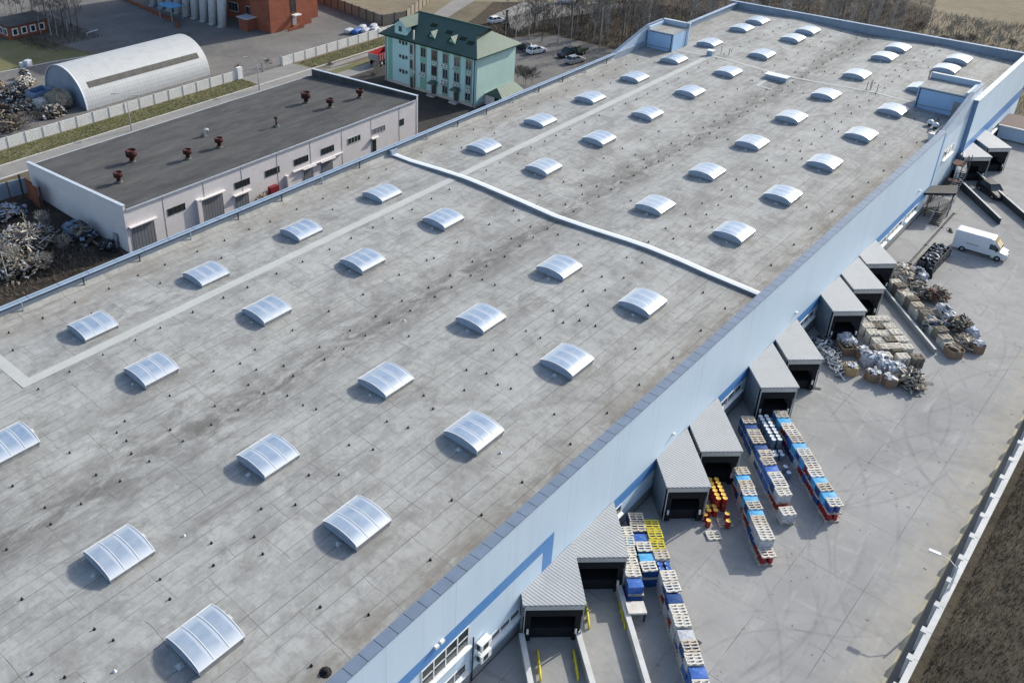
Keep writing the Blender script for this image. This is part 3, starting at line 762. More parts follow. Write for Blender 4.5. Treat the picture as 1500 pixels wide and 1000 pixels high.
mb = MB(); mb.bar((-1.8, .2, .25), (2.2, .2, .25), .3, .3); mb.bar((-1.2, -.2, .1), (-1.2, .8, .3), .25); mb.build('pipe', 'steel_light', t)
mb = MB(); mb.box(-3.6, -.2, .0, -3.0, .4, .9); mb.build('pipe_box', 'window_white', t)

# ================================================================== DOCK SHELTERS
A45 = math.radians(-135.0)          # way the docks and the rows of goods run, away from the wall
def dock(fl, w, zt, label, left_len, closed_left=False):
    """fl: front corner nearest the camera's left; the front runs along (+x,-y)"""
    t = thing('dock_shelter', label, 'dock shelter', (fl[0], fl[1], G), 0, 'skewed dock shelters along the warehouse wall')
    ex = Vector((math.cos(math.radians(-46)), math.sin(math.radians(-46)), 0)); ba = Vector((-ex.y, ex.x, 0))   # across, and back to the wall
    def P(a, b, z=0.0): return ex*a+ba*b+Vector((0, 0, z))
    gap = (W-fl[1]) - .012
    bl = gap/ba.y                                     # depth of the short side
    bR = (gap-ex.y*w)/ba.y
    h = zt-G
    def quadprism(mb, pts, z0, z1):
        return mb.prism([(p.x, p.y) for p in pts], z0, z1)
    mb = MB(); quadprism(mb, [P(-.06, -.10), P(w+.06, -.10), P(w+.06, bR), P(-.06, bl+.03)], [h-.16]*4, [h, h, h+.12, h+.06]); o = mb.build('roof', 'dock_roof', t)
    mb = MB(); quadprism(mb, [P(-.02, .35), P(.10, .35), P(.10, bl-.1 if bl > .6 else .5), P(-.02, bl-.1 if bl > .6 else .5)], .05, h-.165) if bl > .8 else quadprism(mb, [P(0, .05), P(.72, .05), P(.72, .17), P(0, .17)], .3, h-.165)
    mb.build('side_wall', 'shelter_side', t)
    mb = MB(); quadprism(mb, [P(w-.10, .35), P(w+.02, .35), P(w+.02, bR-.1), P(w-.10, bR-.1)], .05, h-.165); mb.build('side_wall', 'shelter_side', t)
    x0 = .12 if bl > .8 else .72
    mb = MB(); quadprism(mb, [P(x0, 0), P(w-.02, 0), P(w-.02, .12), P(x0, .12)], h-.62, h-.20); mb.build('fascia', 'fascia', t)
    mb = MB(); quadprism(mb, [P(x0, -.01), P(x0+.045, -.01), P(x0+.045, .12), P(x0, .12)], .1, h-.622); mb.build('frame', 'fascia', t); mb = MB(); quadprism(mb, [P(w-.065, -.01), P(w-.02, -.01), P(w-.02, .12), P(w-.065, .12)], .1, h-.622)
    mb.build('frame', 'fascia', t)
    mb = MB()
    quadprism(mb, [P(x0+.05, .2), P(w-.05, .2), P(w-.05, .3), P(x0+.05, .3)], h-1.5, h-.64)
    quadprism(mb, [P(x0+.08, .2), P(x0+.5, .2), P(x0+.45, .3), P(x0+.08, .3)], .12, h-1.5); quadprism(mb, [P(w-.5, .2), P(w-.1, .2), P(w-.1, .3), P(w-.45, .3)], .12, h-1.5)
    mb.build('dock_seal', 'black', t)
    bb = min(2.0, max(1.2, bl+1.0)) if bl > .8 else 1.0
    mb = MB(); quadprism(mb, [P(x0+.02, bb), P(w-.1, bb), P(w-.1, bb+.1), P(x0+.02, bb+.1)] if bl > .8 else [P(x0+.9, .9), P(w-.1, .9), P(w-.1, 1.0), P(x0+.9, 1.0)], .05, h-.17); mb.build('door', 'black', t)
    mb = MB()
    mb.cur = 0; mb.prism([tuple(P(x0+.1, .32)[:2]), tuple(P(w-.12, .32)[:2]), tuple(P(w-.12, bb if bl > .8 else .88)[:2]), tuple(P(x0+.1 if bl > .8 else x0+.9, bb if bl > .8 else .88)[:2])], .05, 1.0); mb.build('platform', 'black', t)
    for s_ in (x0+.30, w-.42):
        mb = MB(); q = P(s_, .02); mb.obox((q.x, q.y, 1.02), (.14, .12, .42), math.radians(-46)); mb.build('bumper', 'window_white', t)
        mb = MB(); q = P(s_, .12); mb.obox((q.x, q.y, .5), (.42, .22, .8), math.radians(-46)); mb.build('buffer', 'black', t)
    return t
docks = [((18.4, -42.25), 4.15, 'ribbed grey dock shelter nearest the camera, first along the wall'),
         ((24.1, -42.40), 3.85, 'ribbed grey dock shelter second from the near end, beside the blue stacks'),
         ((34.8, -43.8), 3.35, 'dock shelter left of the red and yellow drums, third along the wall'),
         ((40.3, -43.8), 3.35, 'dock shelter with red and yellow drums at its mouth'),
         ((51.6, -43.75), 3.35, 'dock shelter right behind the white-lidded drums'),
         ((57.3, -43.8), 3.25, 'dock shelter beside the loose white scrap strips'),
         ((68.4, -43.75), 3.35, 'dock shelter above the bales of white film and cardboard'),
         ((74.1, -43.7), 3.3, 'dock shelter at the end of the ramp with one yellow guide'),
         ((80.4, -42.8), 3.3, 'half hidden dock shelter beside the pallets heaped on the ramp wall'),
         ((119.4, -42.2), 3.8, 'far dock shelter behind the dark pickup on its ramp'),
         ((125.2, -43.8), 3.2, 'farthest dock shelter, near the maroon roofed building')]
for (fl, w, lab) in docks: dock(fl, w, -6.2, lab, 0)

# ---- concrete ramps with side walls and yellow wheel guides
def dwall(a, b, name, label, h0=.75, h1=.75, th=.34, side='concrete'):
    t = thing(name, label, 'wall', (a[0], a[1], G), 0, 'low concrete walls beside the dock ramps')
    d = Vector((b[0]-a[0], b[1]-a[1], 0)); n_ = Vector((-d.y, d.x, 0)).normalized()*th/2
    mb = MB(); mb.prism([(-n_.x, -n_.y), (d.x-n_.x, d.y-n_.y), (d.x+n_.x, d.y+n_.y), (n_.x, n_.y)], -.05, [h0, h1, h1, h0]); mb.build('wall', side, t)
    n_ *= 1.12
    mb = MB(); mb.prism([(-n_.x, -n_.y), (d.x-n_.x, d.y-n_.y), (d.x+n_.x, d.y+n_.y), (n_.x, n_.y)], [h0+.003, h1+.003, h1+.003, h0+.003], [h0+.05, h1+.05, h1+.05, h0+.05]); mb.build('top', 'concrete_white', t)
dwall((26.6, -44.9), (11.5, -60.2), 'ramp_wall', 'long white-topped wall right of the second ramp from the near end')
dwall((21.4, -44.8), (10.0, -57.4), 'ramp_wall', 'broken white-topped wall between the two near ramps')
dwall((18.5, -42.2), (6.0, -55.2), 'ramp_wall', 'white-topped wall left of the nearest ramp')
dwall((84.0, -43.2), (73.6, -52.6), 'ramp_wall', 'dark ramp wall with old pallets heaped beside it', .6, .6, .2, 'panel_grey')
dwall((118.6, -42.2), (109.3, -49.9), 'ramp_wall', 'shorter far ramp wall nearer the white van', 1.1, .8, .22, 'dark_grey')
dwall((122.4, -43.8), (108.6, -55.4), 'ramp_wall', 'far ramp wall beyond the dark pickup', 1.0, .8, .22, 'dark_grey')
sheet('ramp', [(22.9, -43.4), (26.4, -45.2), (11.3, -60.5), (9.9, -57.7), (21.5, -44.9)], G+.012, 'ramp_concrete')
sheet('ramp', [(18.8, -42.3), (21.3, -44.9), (9.8, -57.5), (5.8, -55.3)], G+.016, 'ramp_concrete')
sheet('ramp', [(80.0, -46.5), (83.6, -43.4), (73.4, -52.6), (70.4, -49.6), (74.5, -46.5)], G+.012, 'ramp_concrete')
sheet('ramp', [(119.0, -42.5), (122.2, -44.0), (108.5, -55.3), (105.5, -52.9), (109.4, -50.1)], G+.012, 'ramp_concrete')
pits = [(26.9, -44.9), (28.5, -43.6), (20, -53), (14, -60), (12, -60)]
def guide(a, b, label):
    t = thing('wheel_guide', label, 'wheel guide', (a[0], a[1], G), 0, 'yellow wheel guides on the ramps')
    d = Vector((b[0]-a[0], b[1]-a[1], 0))
    mb = MB(); mb.tube([(0, 0, -.02), (0, 0, .25), (d.x*.12, d.y*.12, .30), (d.x*.88, d.y*.88, .30), (d.x, d.y, .25), (d.x, d.y, -.02)], .085, 8); mb.build('rail', 'yellow', t)
    for f in (.33, .66):
        mb = MB(); mb.obox((d.x*f, d.y*f, .12), (.2, .2, .22), A45); mb.build('foot', 'yellow', t)
guide((24.1, -43.8), (22.5, -45.1), 'yellow wheel guide on the left of the second ramp'); guide((25.75, -45.55), (24.2, -46.95), 'yellow wheel guide on the right of the second ramp')
guide((18.5, -43.6), (16.9, -45.0), 'yellow wheel guide on the left of the nearest ramp'); guide((20.2, -45.35), (18.6, -46.8), 'yellow wheel guide on the right of the nearest ramp')
guide((81.9, -45.2), (80.1, -46.7), 'yellow wheel guide by the wall of heaped pallets')

# ================================================================== PALLETS, DRUMS AND LOADS
def pallet_proto(mat, name='pallet', nb=4):
    t = thing(name, 'wooden pallet', 'pallet')
    mb = MB()
    for i in range(nb):
        y = -.37+i*(.74/(nb-1)); ww = .052
        mb.box(-.56, y-ww, .12, .56, y+ww, .145)
    mb.box(-.06, -.31, .1185, .06, .31, .1405) if False else None
    mb.build('deck', mat, t)
    mb = MB()
    for x in (-.50, 0, .50): mb.box(x-.055, -.42, .022, x+.055, .42, .118)
    mb.build('stringer', mat, t)
    mb = MB()
    for y in (-.37, 0, .37): mb.box(-.56, y-.05, 0, .56, y+.05, .02)
    mb.build('bottom_board', mat, t)
    return t
def load_proto(mat, h, name='wrapped_load', seed=1):
    rn = random.Random(seed); mb = MB(); n_ = 5; s = .53
    vs = []; fs = []
    ring = [(-s, -s), (0, -s*1.01), (s, -s), (s*1.01, 0), (s, s), (0, s), (-s, s), (-s, 0)]
    for k in range(n_):
        z = h*k/(n_-1); q = 1+rn.uniform(-.03, .03)
        for (x, y) in ring: vs.append((x*.76*q*rn.uniform(.97, 1.03), y*1.02*q*rn.uniform(.97, 1.03), z))
    for k in range(n_-1):
        for i in range(8): fs.append((k*8+i, k*8+(i+1) % 8, (k+1)*8+(i+1) % 8, (k+1)*8+i))
    vs.append((0, 0, h+.04)); c = len(vs)-1
    for i in range(8): fs.append(((n_-1)*8+i, (n_-1)*8+(i+1) % 8, c))
    mb.raw(vs, fs); o = mb.build(name, mat); return tag(o, 'wrapped load', 'wrapped load')
def drum_proto(mat, lid, h=.66, r=.20):
    t = thing('drum', 'drum', 'drum')
    mb = MB(); mb.lathe((0, 0, 0), [(r*.96, 0), (r, .03), (r, h*.33), (r*1.04, h*.35), (r, h*.37), (r, h*.64), (r*1.04, h*.66), (r, h*.68), (r, h-.03), (r*1.03, h-.01), (r*1.0, h)], 12); mb.build('body', mat, t)
    mb = MB(); mb.lathe((0, 0, h+.002), [(r*.97, 0), (r*.97, .02), (r*.90, .012)], 12); mb.build('lid', lid, t)
    return t
PW, PP, PO = pallet_proto('wood'), pallet_proto('wood_pale'), pallet_proto('wood_old')
PY = pallet_proto('yellow')
DB, DR, DG, DY = drum_proto('drum_blue', 'film_blue'), drum_proto('drum_red', 'drum_red'), drum_proto('drum_grey', 'lid_white'), drum_proto('drum_red', 'lid_yellow')
LB, LC, LN, LW = load_proto('film_blue', .68, seed=1), load_proto('film_cyan', .72, seed=2), load_proto('film_navy', .68, seed=3), load_proto('film_white', .68, seed=4)
LCOL = {id(LB): 'blue', id(LC): 'pale cyan', id(LN): 'navy', id(LW): 'whitish'}
DCOL = {id(DB): 'blue', id(DR): 'red', id(DG): 'grey white-lidded', id(DY): 'red yellow-lidded'}
def unit(x, y, spec, where, group, rz=A45):
    """one stack of goods on one spot; spec from the ground up, e.g. 'p:DB p:DR p'"""
    z = G+.003; c, s = math.cos(rz), math.sin(rz); level = 0
    pal = {'p': PW, 'q': PP, 'o': PO, 'y': PY}; ld = {'B': LB, 'C': LC, 'N': LN, 'W': LW}; dr = {'b': DB, 'r': DR, 'g': DG, 'k': DY}
    word = {'p': 'weathered wooden', 'q': 'bleached wooden', 'o': 'old grey wooden', 'y': 'yellow'}
    last = len(spec)-1; npal = sum(ch in pal for ch in spec); ip = 0; lv = ['lower', 'upper', 'third']
    for i, ch in enumerate(spec):
        j = random.uniform(-.055, .055)
        if ch in pal:
            ip += 1
            pos = 'on top of' if i == last else ('under' if ip == 1 else 'midway up')
            place(pal[ch], (x+j, y-j, z), rz+math.pi/2+random.uniform(-.07, .07), '%s pallet %s the %s' % (word[ch], pos, where), 'pallets in the yard'); z += .147
        elif ch in ld:
            place(ld[ch], (x+j, y+j, z), rz+random.uniform(-.03, .03), '%s wrapped load, %s in the %s' % (LCOL[id(ld[ch])], lv[level], where), 'film-wrapped loads in the yard'); z += .70; level += 1
        elif ch in dr:
            for a in (-.205, .205):
                for b in (-.27, .27):
                    place(dr[ch], (x+c*a-s*b, y+s*a+c*b, z), random.uniform(0, 3), '%s drum, %s layer of the %s' % (DCOL[id(dr[ch])], lv[level], where), 'drums in the '+where)
            z += .685; level += 1
def row(p0, p1, specs, rowname):
    n_ = len(specs)
    for i, sp in enumerate(specs):
        f = i/(n_-1)
        unit(p0[0]+(p1[0]-p0[0])*f, p0[1]+(p1[1]-p0[1])*f, sp, '%s stack of the %s' % (ordw[i], rowname), rowname)
row((51.8, -45.9), (44.3, -53.4), ['pNpBp', 'pNpC', 'pbprq', 'prpbq', 'pNpBp', 'pNpC', 'pWpbq', 'prpCp', 'pbprq', 'prpbq', 'prpC', 'pNpNp', 'prpC', 'prpbq'], 'outermost row')
row((49.1, -44.1), (42.7, -50.0), ['pNpNp', 'pbpN', 'pNpBp', 'pNpNp', 'pWpN', 'pNpBp', 'pBpBp', 'pBpB', 'pBpBq', 'prpNq', 'prpWq'], 'row left of white-lidded drums')
unit(41.6, -50.9, 'pqWq', 'low stack closing the row of blue loads', 'r')
row((42.6, -46.5), (37.3, -50.9), ['prpWp', 'prpC', 'pNpWp', 'pWpbq', 'prpC', 'prpNp', 'prpC', 'pNpWp', 'pNpWq', 'prpWq'], 'row beside yellow-lidded drums')
unit(36.6, -51.5, 'prq', 'low stack of red drums ending its row', 'r')
row((30.4, -42.95), (27.5, -45.4), ['pWpWq', 'pBpCq', 'pWpWq', 'pbpWq', 'pBpWq'], 'row by the second dock')
unit(26.75, -46.05, 'pBpB', 'bright blue stack by the ramp wall', 'r')
row((32.2, -42.8), (29.4, -45.45), ['pNpNp', 'pNpNp', 'pNpB', 'pNpNq', 'pNpC'], 'dark blue row'); unit(28.75, -46.05, 'pNpNq', 'navy stack ending the dark blue row', 'r')
row((32.4, -44.1), (22.6, -53.4), ['pNpNy', 'pNpNy', 'pbpNy', 'pNpWp', 'pbpb', 'pWpWq', 'prpbq', 'pWpN', 'prpWq', 'pWpWq', 'pbpW', 'pWpNp', 'pBpWq', 'pBpB', 'pBpBq'], 'longest row')
unit(21.9, -54.1, 'prpNq', 'reddish stack past the longest row', 'r'); unit(21.1, -54.9, 'pBpBq', 'blue stack outermost past the longest row', 'r')
# white-lidded drums
k = 0
for i in range(4):
    unit(50.7-i*.62, -44.9-i*.62, 'pgg', '%s white-lidded block by the fifth dock' % ordw[i], 'r')
unit(47.9, -47.5, 'pg', 'low white-lidded drum block away from the dock', 'r')
for (a, b) in ((46.9, -48.6), (46.4, -49.1)):
    place(DG, (a, b, G+.002), 0, 'single grey drum with white lid standing %s' % ('beside the low block' if a > 46.5 else 'loose at the end of the low block'), None)
# red drums with yellow lids
unit(40.3, -45.3, 'pkk', 'block deepest in dock four', 'r'); unit(39.7, -45.9, 'pkk', 'block midway into dock four', 'r'); unit(39.1, -46.5, 'pkk', 'tall block outside dock four', 'r')
unit(38.1, -46.3, 'pk', 'low yellow-lidded block left of the tall ones', 'r'); unit(38.1, -47.6, 'p', 'bare space in front of the yellow-lidded drums', 'r')
for (a, b, w_) in ((38.4, -47.5, 'on the bare pallet'), (37.75, -47.9, 'outermost on the bare pallet'), (36.9, -46.7, 'alone on the left'), (37.3, -46.2, 'behind the lone left one')):
    place(DY, (a, b, G+(.152 if b < -47 else .002)), 0, 'red drum with yellow lid %s' % w_, None)
unit(36.3, -47.5, 'q', 'empty ground in front of the third dock', 'r')
t = thing('work_table', 'low pale table with dark legs beside the near ramp wall', 'table', (25.6, -46.9, G), A45)
mb = MB(); mb.box(-.5, -.65, .78, .5, .65, .95); mb.build('top', 'wood_pale', t)
for sx_ in (-.4, .4):
    for sy_ in (-.55, .55): mb = MB(); mb.box(sx_-.06, sy_-.06, 0, sx_+.06, sy_+.06, .777); mb.build('leg', 'dark_grey', t)

DEEP = []
# empty pallets stacked between the seventh and eighth docks
def pstack(x, y, n_, proto, where, rz=A45):
    w_ = 'old grey' if proto is PO else 'bleached'
    for i in range(n_):
        if i < n_-3:
            DEEP.append((x, y, G+.002+i*.147, rz+math.pi/2+random.uniform(-.05, .05), 'wood_old' if proto is PO else 'wood_pale')); continue
        place(proto, (x+random.uniform(-.05, .05), y+random.uniform(-.05, .05), G+.002+i*.147), rz+math.pi/2+random.uniform(-.05, .05), '%s pallet in the %s' % (w_, where), 'pallets of the '+where)
for i in range(5):
    for j in range(3):
        pstack(73.5-i*.88+j*.80, -45.7-i*.86-j*.80+.3, 8 if (i+j) % 3 else 7, PO if (i*j) % 2 else PP, '%s pile, %s file of the big block by dock seven' % (ordw[i], ordw[j]))
for i, (x, y) in enumerate(((70.3, -48.6), (69.4, -49.5), (71.3, -49.9), (70.4, -50.8), (71.2, -51.9))):
    pstack(x-.9, y+.1, 8, PP if i % 2 else PO, '%s pile of the small block by the white film' % ordw[i])
hp = [(82.9-.66*i, -45.0-.66*i, (9, 10, 8, 9, 10, 9, 7, 10, 9, 6, 9, 7, 5)[i]) for i in range(13)]
for i, (x, y, n_) in enumerate(hp):
    pstack(x+.5, y-.45, n_, (PP, PO, PW)[i % 3], '%s pile along the dark ramp wall' % ordw[i], A45+random.uniform(-.12, .12))

mb = MB()
for (x, y, z, r_, m_) in DEEP:
    mb.cur = 0 if m_ == 'wood_old' else 1
    for k in range(4): d = -.37+k*.247; mb.obox((x-math.sin(r_)*d, y+math.cos(r_)*d, z+.132), (1.12, .10, .025), r_)
    for k in (-.5, 0, .5): mb.obox((x+math.cos(r_)*k, y+math.sin(r_)*k, z+.07), (.11, .84, .096), r_)
tag(mb.build('stacked_pallets', ['wood_old', 'wood_pale']), kind='stuff')

# ---- boxes, bales and heaps
def crumpled(name, label, cat, loc, size, mat, seed=0, rz=0.0, group=None, rough=.12):
    rn = random.Random(seed); bm_v = []; fs = []; nu, nv = 22, 13
    for j in range(nv+1):
        ph = math.pi*j/nv
        for i in range(nu):
            th = 2*math.pi*i/nu
            r = 1+rn.uniform(-rough, rough)
            x = math.copysign(abs(math.cos(th))**.55, math.cos(th))*abs(math.sin(ph))**.6*r; y = math.copysign(abs(math.sin(th))**.55, math.sin(th))*abs(math.sin(ph))**.6*r
            z = math.copysign(abs(math.cos(ph))**.6, math.cos(ph))*(1+rn.uniform(-rough, rough))
            x += rn.uniform(-.04, .04); bm_v.append((x*size[0]/2, y*size[1]/2, max(0, (z+1)*size[2]/2)))
    for j in range(nv):
        for i in range(nu): fs.append(((j+1)*nu+i, (j+1)*nu+(i+1) % nu, j*nu+(i+1) % nu, j*nu+i))
    mb = MB(); mb.raw(bm_v, fs); o = mb.build(name, mat); o.location = loc; o.rotation_euler = (0, 0, rz)
    return tag(o, label, cat, group)
def octabin(loc, label, mat='brown_box', fill='film_white', s=1.2, h=.95, rz=A45, seed=1):
    t = thing('cardboard_bin', label, 'bin', loc, rz)
    mb = MB(); q = s/2; c_ = .22; ring = [(-q+c_, -q), (q-c_, -q), (q, -q+c_), (q, q-c_), (q-c_, q), (-q+c_, q), (-q, q-c_), (-q, -q+c_)]
    mb.prism(ring, 0, h*.8)
    for i in range(8):
        a, b = ring[i], ring[(i+1) % 8]; mb.raw([(a[0], a[1], h*.8), (b[0], b[1], h*.8), (b[0]*1.02, b[1]*1.02, h), (a[0]*1.02, a[1]*1.02, h), (a[0]*.94, a[1]*.94, h*.8), (b[0]*.94, b[1]*.94, h*.8), (b[0]*.96, b[1]*.96, h), (a[0]*.96, a[1]*.96, h)], [(0, 1, 2, 3), (5, 4, 7, 6), (3, 2, 6, 7)])
    mb.build('body', mat, t)
    rn = random.Random(seed); mb = MB()
    for k in range(26):
        mb.obox((rn.uniform(-.4, .4), rn.uniform(-.4, .4), h*.85+rn.uniform(0, .3)), (rn.uniform(.2, .6), rn.uniform(.1, .4), rn.uniform(.02, .12)), rn.uniform(0, 3), Matrix.Rotation(rn.uniform(-.6, .6), 3, 'X'))
    mb.build('contents', fill, t); return t
def heap(name, label, cat, loc, size, mats, n_=140, seed=0, rz=0.0, plank=(.9, .12, .04), kind=None):
    """loose pieces thrown on one mound"""
    rn = random.Random(seed); mb = MB()
    for k in range(n_):
        u, v = rn.gauss(0, .42), rn.gauss(0, .42)
        if u*u+v*v > 1: u, v = u*.4, v*.4
        h = max(0, 1-(u*u+v*v))**.7
        mb.cur = rn.randrange(len(mats))
        mb.obox((u*size[0]/2, v*size[1]/2, .05+h*size[2]*rn.uniform(.35, 1)), (plank[0]*rn.uniform(.4, 1.3), plank[1]*rn.uniform(.5, 2.5), plank[2]*rn.uniform(.6, 3)), rn.uniform(0, 6.3), Matrix.Rotation(rn.uniform(-.7, .7), 3, 'Y') @ Matrix.Rotation(rn.uniform(-.5, .5), 3, 'X'))
    o = mb.build(name, mats); o.location = loc; o.rotation_euler = (0, 0, rz)
    return tag(o, label, cat, None, kind)
def HL(px, py, z=G): v = at(px, py, z); return (v.x, v.y, G+.002)
octabin(HL(1246, 540, G+.5), 'tan cardboard bin of white film nearest the scrap strips', 'tan_box', 'film_white', seed=2)
octabin(HL(1278, 551, G+.4), 'brown cardboard bin under a drift of white film', 'brown_box', 'film_white', seed=3)
octabin(HL(1303, 560, G+.3), 'brown bin between the film drift and the dark planks', 'brown_box', 'film_white', seed=4)
octabin(HL(1240, 508, G+.6), 'film-filled bin in front of the seventh dock', 'brown_box', 'dark_grey', 1.5, .9, seed=5)
octabin(HL(1264, 517, G+.6), 'pinkish cardboard bin behind the tan one', 'brown_box', 'film_white', seed=6)
octabin(HL(1397, 514, G+.5), 'orange-brown bin at the outer end of the pallet heaps', 'brown_box', 'wood_old', 1.5, .9, seed=7)
octabin(HL(1432, 508, G+.5), 'white-topped bin outermost of the pallet heaps', 'brown_box', 'film_white', 1.2, .9, seed=8)
octabin(HL(1353, 462, G+.7), 'brown bin standing among the piles on the ramp wall', 'brown_box', 'wood_old', 1.1, 1.4, seed=9)
for i, (px, py, sx_, sy_, sz_, lab) in enumerate(((1290, 530, 2.6, 1.6, 1.2, 'large crumpled bale of white film, middle of the drift'), (1312, 541, 1.6, 1.8, 1.1, 'bale of white film hanging to the ground at the drift front'), (1272, 528, 1.6, 1.3, 1.3, 'bale of white film left end of the drift'),
                                      (1347, 401, 2.2, 1.2, 1.0, 'whitish bale near the row of black crates'), (1385, 455, 2.4, 1.2, .9, 'grey-white bale among the dark planks'), (1240, 500, 1.7, 1.5, 1.2, 'grey and white sheeting heaped at the seventh dock'), (1425, 489, 1.2, 1.0, 1.1, 'white bag by the outermost bins'))):
    crumpled('film_bale', lab, 'bale', HL(px, py, G+.5), (sx_, sy_, sz_), 'film_white', 20+i, A45, None, .2)
    heap('film_scraps', 'rubbish strewn over the %s' % lab.replace('large ', ''), 'scraps', HL(px, py, G+.5), (sx_*1.1, sy_*1.1, sz_+.15), ['film_white', 'dark_grey', 'film_white', 'lid_white'], 60, 60+i, 0, (.5, .18, .03))
heap('plank_heap', 'sprawling heap of dark broken planks right of the white film', 'planks', HL(1335, 558, G+.4), (3.6, 2.6, 1.2), ['wood_old', 'wood_old', 'wood', 'dark_grey'], 150, 3, .4, (1.3, .12, .04))
heap('plank_heap', 'dark heap of planks nearest the van', 'planks', HL(1368, 432, G+.5), (4.2, 2.0, 1.2), ['wood_old', 'rust_orange', 'dark_grey', 'wood_old'], 190, 4, -.7, (1.1, .10, .04))
heap('plank_heap', 'brown heap of broken boards with a red strap', 'planks', HL(1408, 476, G+.5), (3.6, 2.4, 1.2), ['wood_old', 'wood_old', 'dark_grey', 'wood_old'], 190, 5, .2, (1.0, .10, .04))
heap('plank_heap', 'broken pallet boards between the outer bins', 'planks', HL(1413, 500, G+.5), (2.6, 1.8, 1.1), ['wood_old', 'wood', 'wood_old'], 120, 6, .2, (1.0, .10, .04))
heap('plank_heap', 'mixed boards and bags between the piles and the bales', 'planks', HL(1345, 425, G+.5), (3.0, 2.2, 1.5), ['wood_pale', 'film_white', 'wood_old', 'dark_grey'], 150, 7, .2, (.8, .15, .05))
heap('plank_heap', 'tumbled pinkish pallets at the head of the ramp wall piles', 'planks', HL(1322, 400, G+.8), (3.4, 2.8, 1.8), ['wood', 'wood', 'wood_pale', 'brown_box'], 170, 8, .2, (1.1, .14, .05))
heap('plank_heap', 'pale boards and rails behind the middle piles', 'planks', HL(1372, 476, G+.6), (3.6, 1.8, 1.3), ['faded_blue', 'wood_old', 'wood_old', 'dark_grey'], 90, 9, -.8, (1.3, .10, .05))
heap('scrap_strips', 'long drift of loose white strips beside the sixth dock', 'scrap', HL(1212, 522, G+.3), (7.0, 1.4, .9), ['film_white', 'window_white', 'steel_light', 'dark_grey'], 260, 10, A45+.05, (.9, .08, .03))
heap('scrap_strips', 'dark metal offcuts between the white strips and the bins', 'scrap', HL(1217, 510, G+.3), (6.5, 1.0, .7), ['steel_dark', 'steel_light', 'dark_grey'], 150, 11, A45-.05, (.7, .08, .03))
mb = MB(); mb.bar((0, 0, .1), (2.4, -1.6, .1), .1); o = mb.build('loose_plank', 'wood_old'); o.location = HL(1203, 570); o.rotation_euler = (0, 0, 2.6); tag(o, 'single thin plank lying below the white strips', 'plank')
heap('scrap_metal', 'dark metal scrap in the shade behind the sixth dock', 'scrap', (65.6, -42.9, G), (2.0, 1.2, .9), ['steel_dark', 'film_white', 'dark_grey'], 70, 12)
# black crates by the van
crp = thing('plastic_crate', 'crate', 'crate')
mb = MB(); mb.box(-.5, -.4, .1, .5, .4, .14)
for s_ in (-1, 1): mb.box(-.5, s_*.4-.03, .1, .5, s_*.4+.03, .72); mb.box(s_*.5-.03, -.37, .1, s_*.5+.03, .37, .72)
mb.build('body', 'dark_grey', crp); mb = MB()
for sx_ in (-.4, .4):
    for sy_ in (-.33, .33): mb.box(sx_-.07, sy_-.07, 0, sx_+.07, sy_+.07, .098)
mb.build('foot', 'black', crp)
for i in range(7):
    for j in range(2):
        x, y = 90.3+i*.95, -46.2-j*1.0-.02*i
        for q in range(2 if i < 6 else 1):
            place(crp, (x, y, G+.002+q*.73), math.radians(random.uniform(-4, 4)), 'black plastic crate, %s in the %s pair from the pallets, %s file' % ('upper' if q else 'lower', ordw[i], 'wall-side' if j == 0 else 'yard-side'), 'black crates beside the van')
for i in range(6):
    heap('crate_contents', 'pale rubbish filling the %s pair of black crates' % ordw[i], 'rubbish', (90.3+i*.95, -46.7, G+1.35), (.9, 1.7, .35), ['dark_grey', 'steel_light', 'black', 'film_white'], 26, 70+i, 0, (.35, .12, .05))
t = thing('tyre_roll', 'black roll leaning on the near end of the crates', 'roll', (89.2, -47.6, G)); mb = MB(); mb.tube([(0, 0, .0), (.2, .2, 1.1)], .26, 12); mb.build('roll', 'rubber', t)
mb = MB(); mb.lathe((.2, .2, 1.08), [(.14, 0), (.14, .06), (.02, .07)], 8); mb.build('core', 'film_white', t)
# low lattice standing in for a stair railing and its shadow
t = thing('railing_shadow_lattice', 'long low lattice rail standing in for a stair railing and its shadow', 'lattice_stand_in', (91.0, -44.85, G))
mb = MB(); L_ = 17.6
for s_ in (-.22, .22): mb.bar((0, s_, .12), (L_, s_, .12), .07)
mb.build('stand_in_chord', 'steel_light', t); mb = MB()
for i in range(40): mb.bar((i*L_/40, -.22, .12), ((i+.5)*L_/40, .22, .12), .04); mb.bar(((i+.5)*L_/40, .22, .12), ((i+1)*L_/40, -.22, .12), .04)
mb.build('stand_in_lacing', 'steel_dark', t)
for f in (.0, .35, .7, 1.0):
    mb = MB(); mb.box(f*L_-.05, -.3, 0, f*L_+.05, .3, .08); mb.build('foot', 'steel_dark', t)
t = thing('wheel_chock', 'small dark chock on the yard beside the lattice stand-in for the railing and its shadow', 'chock', (103.0, -46.0, G), .6); mb = MB(); mb.prism([(-.4, -.12), (.4, -.12), (.4, .12), (-.4, .12)], 0, [.08, .3, .3, .08]); mb.build('wedge', 'black', t)
mb = MB(); mb.bar((.35, 0, .3), (.9, .1, .1), .05); mb.build('handle', 'steel_dark', t)
